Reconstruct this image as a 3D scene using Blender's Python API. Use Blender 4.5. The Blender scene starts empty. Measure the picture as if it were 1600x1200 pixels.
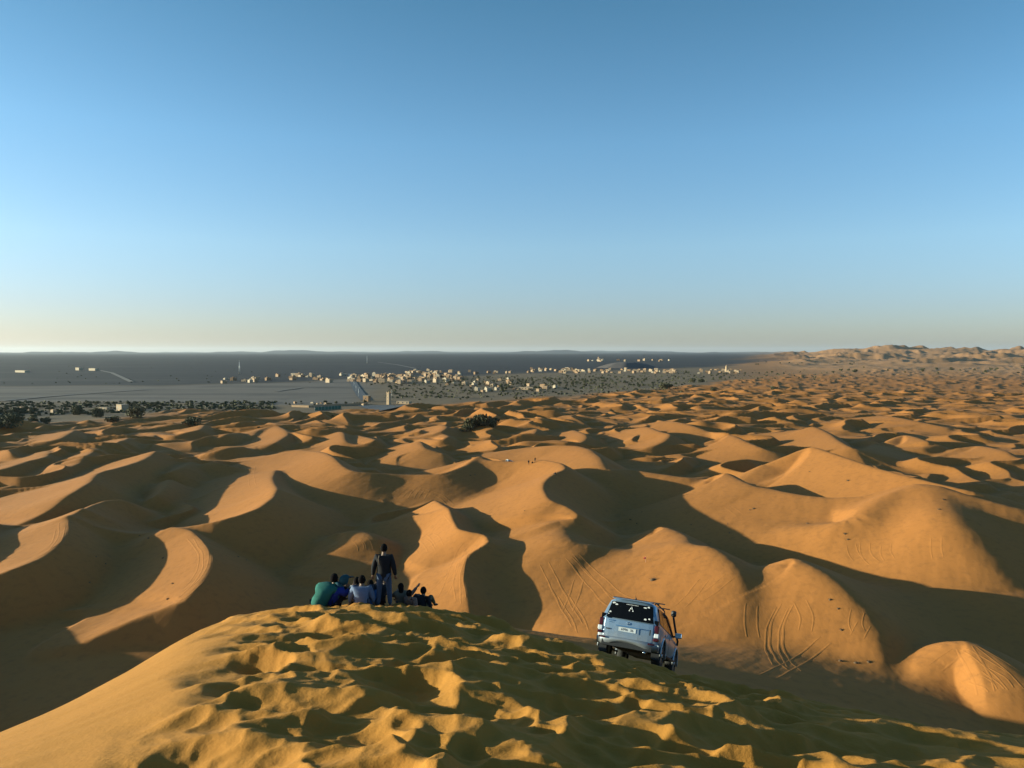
import bpy, bmesh, math, random
import numpy as np
from mathutils import Vector, Matrix, Euler

# ------------------------------------------------------------------ camera, sky, sun, exposure
scene = bpy.context.scene
CAM_H = 40.0                       # metres above the plain
F_PX = 1232.0                      # focal length in pixels of the 1600x1200 photograph
PITCH = math.atan(50.0 / F_PX)     # horizon stands 50 px above the centre
SUN_EL, SUN_AHEAD = 8.8, 5.0      # sun comes from the left; degrees ahead of the picture plane

cam_data = bpy.data.cameras.new("camera")
cam = bpy.data.objects.new("camera", cam_data)
scene.collection.objects.link(cam)
cam.location = (0, 0, CAM_H)
cam.rotation_euler = (math.pi / 2 - PITCH, 0, 0)
cam_data.sensor_width = 36.0
cam_data.lens = 36.0 * F_PX / 1600.0
cam_data.clip_start = 0.05
cam_data.clip_end = 200000.0
scene.camera = cam

ce, se = math.cos(math.radians(SUN_EL)), math.sin(math.radians(SUN_EL))
ca, sa = math.cos(math.radians(SUN_AHEAD)), math.sin(math.radians(SUN_AHEAD))
SUN_DIR = Vector((-ce * ca, ce * sa, se))          # towards the sun

world = bpy.data.worlds.new("World")
scene.world = world
world.use_nodes = True
wn = world.node_tree
wn.nodes.clear()
sky = wn.nodes.new("ShaderNodeTexSky")
sky.sky_type = 'NISHITA'
sky.sun_disc = False
sky.sun_elevation = math.radians(SUN_EL)
sky.sun_rotation = math.atan2(SUN_DIR.x, SUN_DIR.y)
sky.altitude = 2000.0
sky.air_density = 1.0
sky.dust_density = 2.8
sky.ozone_density = 3.0
bg = wn.nodes.new("ShaderNodeBackground")
bg.inputs["Strength"].default_value = 0.15
wout = wn.nodes.new("ShaderNodeOutputWorld")
tint = wn.nodes.new("ShaderNodeMix"); tint.data_type = 'RGBA'; tint.blend_type = 'MULTIPLY'
tint.inputs["Factor"].default_value = 1.0
# dusty, creamy air low over the horizon and clear cyan above it, the same all the way round
tcw = wn.nodes.new("ShaderNodeTexCoord"); sepw = wn.nodes.new("ShaderNodeSeparateXYZ"); rampw = wn.nodes.new("ShaderNodeValToRGB")
wn.links.new(tcw.outputs["Generated"], sepw.inputs[0]); wn.links.new(sepw.outputs["Z"], rampw.inputs["Fac"])
stops = [(0.0, (.66, .57, .575)), (.055, (.76, .67, .665)), (.13, (.95, .89, .79)), (.25, (.86, .97, .87)), (.45, (.52, .79, .70))]
el_ = rampw.color_ramp.elements
while len(el_) < len(stops): el_.new(.5)
for e_, (p_, c_) in zip(el_, stops): e_.position = p_; e_.color = c_ + (1,)
wn.links.new(rampw.outputs[0], tint.inputs["B"])
wn.links.new(sky.outputs[0], tint.inputs["A"])
wn.links.new(tint.outputs["Result"], bg.inputs[0])
wn.links.new(bg.outputs[0], wout.inputs[0])

sun_data = bpy.data.lights.new("sun", 'SUN')
sun_data.energy = 5.0
sun_data.angle = math.radians(0.55)
sun_data.color = (0.98, 1.0, 0.74)
sun = bpy.data.objects.new("sun", sun_data)
scene.collection.objects.link(sun)
sun.rotation_euler = SUN_DIR.to_track_quat('Z', 'Y').to_euler()
sun.location = (-60, 0, 120)

vs = scene.view_settings
vs.view_transform = 'Standard'
vs.look = 'None'
vs.exposure = 0.93
vs.gamma = 1.0
vs.use_curve_mapping = False

C = scene.collection
rng = random.Random(7)

# ------------------------------------------------------------------ pixel -> ray helpers
def ray(u, v):
    dx, dz = (u - 800.0) / F_PX, -(v - 600.0) / F_PX
    cp, sp = math.cos(PITCH), math.sin(PITCH)
    return np.array([dx, cp + dz * sp, dz * cp - sp])

def px(u, v, h):
    d = ray(u, v)
    t = (h - CAM_H) / d[2]
    return np.array([d[0] * t, d[1] * t, h])

# ------------------------------------------------------------------ numpy noise
def _hash(ix, iy, seed):
    n = (ix.astype(np.int64) * 374761393 + iy.astype(np.int64) * 668265263 + seed * 1274126177) & 0x7fffffff
    n = ((n ^ (n >> 13)) * 1274126177) & 0x7fffffff
    n = n ^ (n >> 16)
    return (n & 0xffff) / 65535.0

def vnoise(x, y, seed=0):
    ix, iy = np.floor(x), np.floor(y)
    fx, fy = x - ix, y - iy
    sx, sy = fx * fx * fx * (fx * (fx * 6 - 15) + 10), fy * fy * fy * (fy * (fy * 6 - 15) + 10)
    def g(ox, oy):
        a = _hash(ix + ox, iy + oy, seed) * 2 * np.pi
        return np.cos(a) * (fx - ox) + np.sin(a) * (fy - oy)
    return ((g(0, 0) * (1 - sx) + g(1, 0) * sx) * (1 - sy) + (g(0, 1) * (1 - sx) + g(1, 1) * sx) * sy) * 1.5

def fbm(x, y, seed=0, octaves=3):
    r, a = 0.0, 1.0
    for k in range(octaves):
        r = r + a * vnoise(x, y, seed + 17 * k)
        x, y, a = x * 2.03 + 5.1, y * 2.03 - 3.7, a * 0.5
    return r

def sstep(a, b, x):
    t = np.clip((x - a) / (b - a), 0, 1)
    return t * t * (3 - 2 * t)

def smax(a, b, k):
    h = np.clip(0.5 + 0.5 * (a - b) / k, 0, 1)
    return b + (a - b) * h + k * h * (1 - h)

# ------------------------------------------------------------------ the dune field
# each crest: points (u, v, height); the slip face lies on the LEFT of the direction of travel.
# optional: stoss length in metres, stoss shape, lee slope
CRESTS = [
    # left part
    dict(p=[(128,797,9),(107,808,9),(106,826,8.5),(94,848,8),(60,874,7),(0,897,6),(-80,925,4),(-170,950,1)], L=34),
    dict(p=[(432,764,9.6),(425,778,9.4),(400,795,9),(345,813,8),(300,822,7),(270,827,6),(210,834,5),(155,824,6.5),(118,811,8.5),(107,808,9)], L=26, lee=.5),
    dict(p=[(270,824,7),(296,829,7.2),(316,846,7.2),(330,870,7),(328,886,6.6),(315,910,5.8),(290,937,4.6),(240,956,3.4),(180,980,2),(128,1006,0.6)], L=22),
    dict(p=[(243,705,8),(222,719,8),(180,732,8.5),(152,740,9),(140,753,9),(120,766,8.5),(105,775,8),(85,791,6.5),(60,806,5),(10,827,3),(-60,850,1)], L=34),
    dict(p=[(188,781,7),(170,782,7.5),(150,787,8),(128,797,9)], L=20),
    dict(p=[(264,750,4.5),(256,763,5),(243,775,4.6),(224,782,3),(204,783,1)], L=13),
    dict(p=[(78,704,5),(70,714,5.5),(42,721,5),(15,730,4.5),(-40,745,3),(-90,760,1)], L=26),
    dict(p=[(160,694,5),(141,708,6),(128,716,6),(124,723,5),(96,735,4),(70,742,3),(16,760,2)], L=26),
    dict(p=[(200,684,4),(188,690,5),(168,692,4.5),(120,700,4),(80,705,2)], L=24),
    dict(p=[(115,672,4),(108,677,5),(90,686,4.5),(50,693,3),(20,700,1)], L=24),
    dict(p=[(318,664,4.5),(310,672,5),(290,676,4.5),(270,680,3.5),(230,676,2)], L=22),
    dict(p=[(372,676,4),(355,678,5),(345,682,4.5),(305,692,2)], L=22),
    dict(p=[(378,698,4),(355,700,4.5),(325,707,3),(318,709,1)], L=22),
    dict(p=[(430,735,5),(425,748,6.5),(432,764,9)], L=26),
    dict(p=[(300,722,4),(285,730,5),(262,738,5),(240,740,3)], L=22),
    dict(p=[(422,664,4),(430,664,5),(405,672,4),(395,680,3)], L=22),
    # centre
    dict(p=[(468,703,6),(500,706,8),(519,714,9.5),(535,728,9),(552,736,8.5),(578,739,8),(605,740,7.5),(640,742,7),(690,740,7.5),(725,728,8.5),(747,714,9.5)], L=34, flip=True),
    dict(p=[(735,718,7.5),(748,715,8.5),(757,719,9),(776,720,9.2),(800,721,9.4),(832,719,10.4),(850,719,11),(875,724,11.6),(882,732,11.6),(867,740,11.4),(852,752,11.2),(849,765,11),(859,781,10.8),(882,790,10.2),(902,804,9.4),(896,813,8.2),(874,820,7.6),(850,829,6.8),(824,841,5.4),(800,850,4)], L=34),
    dict(p=[(680,782,6),(700,795,7.5),(706,808,7.5),(716,826,7.5),(735,832,7.5),(756,836,7.5),(763,846,7.4),(750,856,7),(735,866,6.6),(727,881,6),(725,902,5.2),(729,924,4.4),(731,942,3.6),(735,965,2.4)], L=12),
    dict(p=[(640,806,3.5),(668,803,5),(700,798,7)], L=14),
    dict(p=[(518,842,2),(530,833,3.6),(550,830,4.4),(568,833,4.4),(582,843,4),(590,858,2.5),(592,875,1)], r=3, L=17, q=1.2),
    dict(p=[(462,789,3.6),(478,792,4.6),(481,797,4.8),(466,808,4.6),(448,818,4),(436,828,3),(425,838,1.5)], L=15),
    dict(p=[(874,820,7.6),(878,832,7.8),(884,842,8),(905,850,7.6),(940,855,7),(965,866,6.2),(985,877,5.6),(1008,874,5.5),(1030,866,6)], r=3, k=3, L=30, lee=.5),
    dict(p=[(1018,832,5),(1034,824,7),(1052,830,7.8),(1068,838,8.4),(1077,853,9.4),(1105,856,10.2),(1125,866,10.2),(1142,882,9.8),(1152,900,9.2),(1154,925,7.4),(1150,955,6),(1140,985,4.4),(1125,1010,3)], r=2, k=2.2, L=28, q=1.3),
    dict(p=[(1226,884,8.4),(1240,877,10.4),(1252,880,10.8),(1280,893,10.6),(1310,915,9.8),(1345,950,8.2),(1362,985,6.4),(1368,1015,4.8),(1366,1050,2.8),(1362,1080,1.4)], r=2, k=2.2, L=29, q=1.3),
    dict(p=[(1425,1075,1.5),(1440,1058,3),(1460,1030,5),(1488,1012,6.4),(1510,1005,7),(1532,1015,7),(1570,1040,6.6),(1605,1067,6),(1660,1095,5),(1730,1130,3)], r=3, L=20),
    dict(p=[(1080,862,8.4),(1115,880,8.4),(1150,898,8.0),(1195,905,7.6),(1228,897,8.2),(1245,886,9.4)], r=2, k=2.5, L=32, q=1.2, lee=.4),
    # right centre
    dict(p=[(1104,752,6.5),(1120,743,8.5),(1135,740,9.6),(1150,748,9.6),(1175,759,9.4),(1200,763,9.4),(1225,769,9.4),(1255,774,9.6),(1300,778,10),(1345,776,11),(1370,770,12),(1412,762,13.6),(1437,760,14.4),(1455,763,14.6),(1487,770,14.6),(1515,776,14.4),(1575,790,13.6),(1640,806,12),(1720,830,9)], r=1.5, L=40, q=1.25),
    dict(p=[(1430,761,14.6),(1396,772,13.6),(1370,788,12.2),(1348,803,10.8),(1322,813,9.2),(1290,819,8),(1250,824,6.4),(1210,832,4)], r=3.5, k=2.5, L=24, lee=.42),
    dict(p=[(1462,766,14.8),(1484,800,13.4),(1503,828,11.6),(1528,862,9),(1558,900,5.6),(1580,925,3)], r=5, k=2.5, L=22, lee=.45, q=1.1),
    dict(p=[(1195,726,7),(1230,712,10.5),(1265,699,13.6),(1290,705,13.6),(1320,715,13.4),(1345,724,13.2),(1380,734,13),(1420,745,13),(1470,757,13),(1520,768,12.6),(1560,776,11)], L=36, q=1.3),
    dict(p=[(1252,672,5),(1270,667,7.5),(1292,676,7.5),(1312,690,7.4),(1332,700,7),(1350,702,6),(1364,697,4),(1372,694,2)], L=30),
    dict(p=[(838,698,6),(870,696,8),(900,697,9),(920,703,9.6),(935,715,9.6),(947,732,8.6),(985,734,7.4),(1030,741,7),(1075,746,7),(1104,745,6.6)], r=2, L=38),
    dict(p=[(990,670,4),(1010,667,6.5),(1032,675,7),(1046,679,7),(1040,688,6),(1020,697,4.6),(995,704,3)], L=26),
    dict(p=[(1115,688,5),(1140,680,7.5),(1165,690,7.4),(1195,702,6.5),(1240,714,4)], L=30),
    dict(p=[(1040,658,5),(1062,660,6),(1090,668,5.5),(1110,676,4)], L=26),
    dict(p=[(830,668,5),(838,670,5),(832,680,4.4),(812,685,3.5)], L=20),
    dict(p=[(895,672,4),(912,678,5.5),(916,684,5),(905,692,4),(880,692,3)], L=22),
    dict(p=[(1376,650,4),(1400,652,5.5),(1440,660,5),(1480,668,4)], L=30),
    dict(p=[(1388,690,4),(1415,680,6),(1450,690,6),(1464,694,5),(1440,700,4)], L=28),
    dict(p=[(1500,700,4),(1530,697,5),(1570,705,6),(1590,715,5),(1640,720,4)], L=28),
    # centre, farther
    dict(p=[(558,680,4),(585,687,6),(580,690,5.6),(545,702,3)], L=24),
    dict(p=[(640,693,4.5),(655,690,6.5),(664,700,6.2),(690,708,5)], L=26),
    dict(p=[(520,674,4),(535,676,5.5),(540,690,5),(560,696,4)], L=22),
    dict(p=[(690,664,4.5),(697,667,5.5),(690,674,5),(675,679,4)], L=22),
    dict(p=[(692,678,4),(700,682,5),(690,687,4.6),(660,686,3)], L=18),
    dict(p=[(425,663,4.5),(445,672,5.5),(448,680,5),(430,692,4)], L=22),
    # the nose of the foreground dune, running down from the people to the tracked ridge
    dict(p=[(628,952,31),(640,955,28),(655,957,22),(675,961,16),(700,966,10),(722,970,6),(733,972,3.5)], L=70, q=1.15, abs=1),
    # outside the frame on the left: they only cast the long shadows that lie in it
    dict(p=[(-60,800,8),(-110,830,9),(-190,860,8),(-290,900,5)], L=34),
    dict(p=[(-160,930,5),(-200,990,7),(-300,1060,7),(-430,1140,5)], L=30),
    dict(p=[(-330,820,8),(-420,870,9),(-560,930,8)], L=34),
]

HS = 0.86
def _prep(c):
    hs = [h * (1.0 if c.get('abs') else HS) for u, v, h in c['p']]
    for _ in range(400):                       # a crest never climbs faster than sand can lie
        P = np.array([px(u, v, h) for (u, v, _h), h in zip(c['p'], hs)])
        sl = np.abs(np.diff(P[:, 2])) / (np.linalg.norm(np.diff(P[:, :2], axis=0), axis=1) + 1e-6)
        bad = np.nonzero(sl > .36)[0]
        if not bad.size: break
        for i in bad:
            k = i if hs[i] < hs[i + 1] else i + 1
            hs[k] += .05
    if c.get('flip'):
        pass
    n = len(P)
    Q = np.vstack([2 * P[0] - P[1], P, 2 * P[-1] - P[-2]])
    out = []
    for i in range(1, n):
        p0, p1, p2, p3 = Q[i - 1], Q[i], Q[i + 1], Q[i + 2]
        m = max(2, int(np.linalg.norm(p2 - p1) / 1.2))
        t = np.linspace(0, 1, m, endpoint=False)[:, None]
        # centripetal-ish Catmull-Rom with damped tangents
        t1, t2 = (p2 - p0) * 0.42, (p3 - p1) * 0.42
        L = np.linalg.norm(p2 - p1)
        for tv in (t1, t2):
            k = np.linalg.norm(tv)
            if k > L: tv *= L / k
        h00, h10 = 2 * t**3 - 3 * t**2 + 1, t**3 - 2 * t**2 + t
        h01, h11 = -2 * t**3 + 3 * t**2, t**3 - t**2
        out.append(h00 * p1 + h10 * t1 + h01 * p2 + h11 * t2)
    S = np.vstack(out + [P[-1:]])
    T = np.gradient(S[:, :2], axis=0)
    T /= np.linalg.norm(T, axis=1)[:, None] + 1e-9
    c['S'], c['T'] = S, T
    c['N'] = np.stack([-T[:, 1], T[:, 0]], 1)        # left of travel = lee
    c['dz'] = np.gradient(S[:, 2]) / (np.linalg.norm(np.gradient(S[:, :2], axis=0), axis=1) + 1e-9)
    c.setdefault('lee', .6); c.setdefault('q', 1.5); c.setdefault('L', 26)
    R = max(c['L'], S[:, 2].max() / c['lee'] + 8)
    c['R'] = R
    c['bb'] = (S[:, 0].min() - R, S[:, 0].max() + R, S[:, 1].min() - R, S[:, 1].max() + R)
for c in CRESTS: _prep(c)

def crest_height(c, x, y):
    """height of one dune at points inside its box"""
    S, T, N = c['S'], c['T'], c['N']
    n = x.size
    d = np.empty(n); zc = np.empty(n); la = np.empty(n); end = np.empty(n, bool); lw = np.empty(n)
    K = len(S)
    for a in range(0, n, 20000):
        sl = slice(a, a + 20000)
        X, Y = x[sl], y[sl]
        d2 = (X[:, None] - S[None, :, 0])**2 + (Y[:, None] - S[None, :, 1])**2
        i = d2.argmin(1)
        dm2 = d2[np.arange(len(i)), i]
        # exact distance to the two neighbouring segments
        bd = np.full(len(i), 1e9); bz = np.zeros(len(i)); bl = np.zeros(len(i)); be = np.zeros(len(i), bool)
        for k0 in (np.clip(i - 1, 0, K - 2), np.clip(i, 0, K - 2)):
            ax, ay = S[k0, 0], S[k0, 1]
            ex, ey = S[k0 + 1, 0] - ax, S[k0 + 1, 1] - ay
            t = ((X - ax) * ex + (Y - ay) * ey) / (ex * ex + ey * ey + 1e-9)
            tc = np.clip(t, 0, 1)
            qx, qy = X - ax - tc * ex, Y - ay - tc * ey
            dd = np.hypot(qx, qy)
            m = dd < bd
            nx = N[k0, 0] * (1 - tc) + N[k0 + 1, 0] * tc; ny = N[k0, 1] * (1 - tc) + N[k0 + 1, 1] * tc
            bd = np.where(m, dd, bd)
            bz = np.where(m, S[k0, 2] * (1 - tc) + S[k0 + 1, 2] * tc, bz)
            bl = np.where(m, qx * nx + qy * ny, bl)
            be = np.where(m, ((k0 == 0) & (t < 0)) | ((k0 == K - 2) & (t > 1)), be)
        # far from the crest its height is an average over the nearer stretch, so that bends leave no cliffs
        sig = .30 * np.sqrt(dm2) + .4
        w = np.exp(-(d2 - dm2[:, None]) / (2 * sig * sig)[:, None])
        ws = w.sum(1)
        za = (w * S[None, :, 2]).sum(1) / ws
        sd = (X[:, None] - S[None, :, 0]) * N[None, :, 0] + (Y[:, None] - S[None, :, 1]) * N[None, :, 1] > 0
        sa = (w * sd).sum(1) / ws
        f = sstep(0, 3, bd)
        d[sl], zc[sl], la[sl], end[sl] = bd, bz * (1 - f) + za * f, bl, be
        lw[sl] = (bl > 0) * (1 - f) + sa * f
    dist = d
    rd = np.maximum(c.get('r', .5), .006 * np.hypot(x, y) - .4)
    d = np.sqrt(d * d + rd * rd) - rd * (1 - .0)
    side = np.where(dist > 1e-6, la / np.maximum(dist, 1e-6), 0)
    wl = np.where(end, sstep(-.7, .7, side), lw)
    L = np.minimum(c['L'], np.maximum(zc, .3) * 7.0 + 3)
    t = np.clip(d / L, 0, 1)
    stoss = zc * (1 - t)**c['q'] - 2.2 * sstep(.72, 1, t)
    lee = zc - c['lee'] * d
    lee = smax(lee, 0 * lee - 2.2, 1.6)
    return np.where(d < L + 30, stoss * (1 - wl) + lee * wl, -3.0)

WX, WY = 0.86, -0.51                     # sand-moving wind
def saw(ph, st):
    f = ph - np.floor(ph)
    up = (f / st); up = up * up * (1.9 - .9 * up)
    dn = 1 - (f - st) / (1 - st)
    dn = np.clip(dn, 0, 1); dn = dn * (.55 + .45 * dn)
    return np.where(f < st, up, dn)

def barchans(x, y, lam, seed, warp=.85):
    a = (x * WX + y * WY) / lam
    b = (-x * WY + y * WX) / lam
    w = warp * vnoise(a * .55, b * .95, seed) + .35 * vnoise(a * 1.3, b * 1.9, seed + 5)
    amp = np.clip(.62 + 1.1 * vnoise(a * .6 + 9, b * .75, seed + 9), .12, 1.25)
    return saw(a + w, .74) * amp

END_U = np.array([-900, -200, 0, 120, 300, 420, 500, 600, 700, 800, 900, 1000, 1080, 1160, 1240, 1400, 1600, 1900, 2600])
END_V = np.array([676, 672, 668, 662, 646, 645, 642, 634, 630, 624, 617, 608, 602, 594, 585, 577, 573, 572, 572])

def end_dist(x, y):
    az = x / np.maximum(y, 1e-3)
    u = np.where(y > 1, np.clip(800 + az * F_PX, -900, 2600), np.where(x < 0, -900, 2600))
    v = np.interp(u, END_U, END_V)
    return CAM_H * F_PX / (v - 550.0), u

def H_mid(x, y):
    """height of the dune field and the plain"""
    x = np.asarray(x, float); y = np.asarray(y, float)
    shp = x.shape; x = x.ravel(); y = y.ravel()
    z = np.zeros_like(x)
    d = np.hypot(x, y)
    de, u = end_dist(x, y)
    jit = 1 + .10 * vnoise(x / 90, y / 90, 3)
    yy = np.maximum(y, d * .35)
    far = sstep(0, 1, (de * jit - yy) / (.16 * de) + .3)           # 1 inside the dune field
    # small dunes everywhere in the field, stronger beyond the traced ones
    tr = sstep(185, 275, yy)
    a1 = 4.7 * barchans(x, y, 27, 11)
    a2 = 2.3 * barchans(x + 31, y - 17, 16, 23)
    out = sstep(-250, -60, -np.abs(u - 800) + 800 + 0)             # traced region is inside the picture
    edge = np.where((u < -120) | (u > 1720), .8, 0)
    w = np.maximum(tr, edge)
    base = far * (w * np.maximum(a1, a2 * .8) * (1 - .42 * sstep(380, 900, yy)) * (1 - .25 * sstep(1100, 1500, u))
                  + (1 - w) * (sstep(135, 190, yy) * .7 * np.maximum(a1 * .8, a2) + .2 * a2 * sstep(120, 170, yy) - .7 + .6 * vnoise(x / 31, y / 31, 41)))
    base = base + .25 * (1 - far) * fbm(x / 60, y / 60, 61, 2)
    z = base
    for c in CRESTS:
        x0, x1, y0, y1 = c['bb']
        m = np.nonzero((x > x0) & (x < x1) & (y > y0) & (y < y1))[0]
        if m.size:
            hz = crest_height(c, x[m], y[m])
            z[m] = np.where(hz > -2.1, smax(hz, z[m], c.get('k', 1.2)), z[m])
    # small swells and wind-combed relief that the low sun picks out
    m = np.nonzero((d < 700) & (far > .02))[0]
    X, Y = x[m], y[m]
    ra, rb = X * WX + Y * WY, -X * WY + Y * WX
    z[m] += far[m] * (.10 * fbm(X / 13, Y / 13, 211, 3) + .03 * vnoise(ra / 1.9, rb / 6.5, 223) + .012 * vnoise(ra / .7, rb / 3.0, 227))
    # the great dunes far off on the right
    m = np.nonzero((d > 900) & (x > 0))[0]
    if m.size:
        X, Y, U, D = x[m], y[m], u[m], d[m]
        s = sstep(1120, 1290, U + 40 * vnoise(X / 300, Y / 300, 71)) * sstep(1500, 2100, D)
        big = 30 * np.abs(barchans(X, Y, 420, 31)) + 9 * barchans(X, Y, 130, 37) + 4 * barchans(X, Y, 60, 39)
        rise = sstep(1500, 4600, D)
        mass = 0
        for (uu, dd, hh, rr, rt) in ((1398, 5000, 58, 620, 900), (1330, 4700, 34, 420, 700), (1465, 4900, 28, 460, 700), (1590, 4700, 44, 600, 800), (1680, 4600, 40, 700, 900), (1250, 5200, 10, 500, 900)):
            cx, cy = (uu - 800) / F_PX * dd, dd
            mass = np.maximum(mass, hh * np.exp(-((X - cx) / rr)**2 - ((Y - cy) / rt)**2))
        z[m] += s * (big * (.25 + .6 * rise) + mass * (1 + .25 * vnoise(X / 220, Y / 220, 77))) * sstep(11000, 7000, D)
    # flat ground of the compounds
    # faint hills on the horizon
    m = np.nonzero(d > 16000)[0]
    if m.size:
        az = np.arctan2(x[m], y[m])
        hl = 15 + 120 * np.clip(fbm(az * 9 + 3, d[m] / 30000, 83, 4) + .05, 0, 1)
        z[m] += hl * sstep(22000, 30000, d[m]) * sstep(60000, 40000, d[m])
    return z.reshape(shp)

# ------------------------------------------------------------------ the foreground dune
BU = np.array([-1400, -600, -250, 0, 150, 330, 480, 600, 700, 800, 880, 960, 1060, 1230, 1465, 1600, 1900, 2600, 4500])
BV = np.array([1500, 1330, 1240, 1145, 1076, 968, 943, 941, 950, 975, 1001, 1024, 1050, 1086, 1133, 1147, 1190, 1290, 1600])   # brow line in the picture
EYE = 2.4                          # the camera is held this high above the sand
A0 = 0.103                         # slope of the crest at the camera
_AZ = np.arctan2((BU - 800) / F_PX, 1.0)
_M = []
for uu, vv in zip(BU, BV):
    r_ = ray(uu, vv); _M.append(-r_[2] / math.hypot(r_[0], r_[1]))
_M = np.array(_M)

def smooth_interp(x, xp, fp):
    """cosine-free smooth interpolation: average of shifted linear ones"""
    r = 0
    offs = np.linspace(-.05, .05, 7)
    for o in offs: r = r + np.interp(x + o, xp, fp)
    return r / len(offs)

def voro(x, y, cell, seed, k, warp):
    """trodden hollows: bowls that meet in sharp ridges; 0 on the ridges, about -1 at the bottoms"""
    wx = x + warp * vnoise(x / cell * .8, y / cell * .8, seed + 1)
    wy = y + warp * vnoise(x / cell * .8 + 7, y / cell * .8 - 3, seed + 2)
    gx, gy = wx / cell, wy / cell
    ix, iy = np.floor(gx), np.floor(gy)
    acc = np.zeros_like(gx)
    for ox in (-1, 0, 1):
        for oy in (-1, 0, 1):
            cx, cy = ix + ox, iy + oy
            jx = cx + .1 + .8 * _hash(cx, cy, seed)
            jy = cy + .1 + .8 * _hash(cx, cy, seed + 3)
            dp = .25 + .75 * _hash(cx, cy, seed + 4)
            d2 = (gx - jx)**2 + (gy - jy)**2
            acc += np.exp(-k * (1.9 * d2 - dp))
    return np.minimum(-np.log(acc) / k, .25)

def H_fore(x, y, pits=True):
    x = np.asarray(x, float); y = np.asarray(y, float)
    r = np.hypot(x, y); az = np.arctan2(x, y)
    m = smooth_interp(az, _AZ, _M)
    R = 2 * EYE / (m - A0); a = A0; b = EYE / R**2
    z0 = CAM_H - EYE
    z = z0 - a * r - b * r * r
    # past the brow the slope turns over to the angle of repose
    zb = CAM_H - m * R
    rr = np.maximum(r - R, 0)
    car = sstep(-.02, .08, az) * sstep(.42, .28, az)       # the shoulder the car stands on
    lo = .0025 * car + .02 * (1 - car)
    w = 10.0
    z2 = zb - m * rr - lo * np.minimum(rr, w)**2 - 2 * lo * w * np.maximum(rr - w, 0)
    s0 = m + 2 * lo * w
    q = np.maximum(rr - w, 0)
    turn = np.maximum((.62 - s0) / (2 * .02), .01)
    z2 = z2 - np.where(q < turn, .02 * q * q, .02 * turn**2 + (.62 - s0) * (q - turn))
    z = np.where(r < R, z, z2)
    # behind the camera the crest goes on level
    back = sstep(1.9, 2.6, np.abs(az))
    z = z * (1 - back) + back * (z0 - .02 * r - .012 * np.maximum(np.abs(x) - 2, 0)**2)
    if pits:
        u = 800 + np.clip(np.tan(np.clip(az, -1.4, 1.4)), -3, 3) * F_PX
        t = (CAM_H - z) / np.maximum(r, .1) * np.sqrt(1 + np.tan(np.clip(az, -1.4, 1.4))**2)
        v = 550 + t * F_PX
        lim = np.interp(v, [930, 965, 1000, 1060, 1120, 1200, 1400], [470, 340, 318, 290, 250, 150, 0])
        lim = lim + 45 * vnoise(x / 1.1, y / 1.1, 5)
        mask = sstep(-30, 120, u - lim) * sstep(27, 24.0, r)
        rightfade = sstep(1500, 1050, u + (v - 1000) * -.6)
        calm = .5 + .5 * rightfade
        wob = 1.0 + .0 * x
        A = voro(x * .80 + .25 * y, y * 1.15 - .1 * x, .95, 101, 22, .42)
        B = voro(x * .9 + 3.3, y * 1.1, .46, 131, 20, .22)
        Cc = voro(x * .72 + 9, y + 4, 1.75, 151, 26, .8)
        Dd = voro(x + 1.7, y * 1.05 + 2, .25, 171, 18, .12)
        mix = sstep(-.25, .35, vnoise(x / 2.1, y / 2.1, 9))
        p = .25 * A + .095 * B * (.2 + .8 * mix) + .21 * Cc + .035 * Dd * (1 - .6 * mix) - .01
        z = z + mask * calm * p
        z = z - .10 * mask * sstep(.04, .10, az) * sstep(14, 18, r)
        # wind-drawn smear on the clean left flank
        fl = sstep(60, -60, u - lim)
        z = z + fl * .012 * vnoise((x * .92 + y * .4) / 1.6, (y * .92 - x * .4) / .35, 15) + (1 - mask) * .02 * vnoise(x / 1.2, y / 1.2, 19)
    return z

def H_all(x, y):
    return np.maximum(H_mid(x, y), H_fore(x, y))

def hit(u, v, which='mid', rmin=60.0, rmax=6000.0):
    """where the ray through a pixel first meets the ground"""
    d = ray(u, v); d = d / math.hypot(d[0], d[1])
    fn = gzs if which == 'mid' else H_fore
    rs = np.geomspace(rmin, rmax, 900)
    g = (CAM_H + d[2] * rs) - fn(d[0] * rs, d[1] * rs)
    k = np.nonzero(g < 0)[0]
    if k.size == 0: k = np.array([len(rs) - 1])
    k = max(k[0], 1)
    r0, r1 = rs[k - 1], rs[k]
    for _ in range(18):
        rm = .5 * (r0 + r1)
        if CAM_H + d[2] * rm - fn(np.array([d[0] * rm]), np.array([d[1] * rm]))[0] < 0: r1 = rm
        else: r0 = rm
    x, y = d[0] * r1, d[1] * r1
    return Vector((x, y, float(fn(np.array([x]), np.array([y]))[0])))

# ------------------------------------------------------------------ materials
MATS = {}
def newmat(name):
    m = bpy.data.materials.new(name); m.use_nodes = True
    nt = m.node_tree
    b = nt.nodes["Principled BSDF"]
    return m, nt, b

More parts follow.
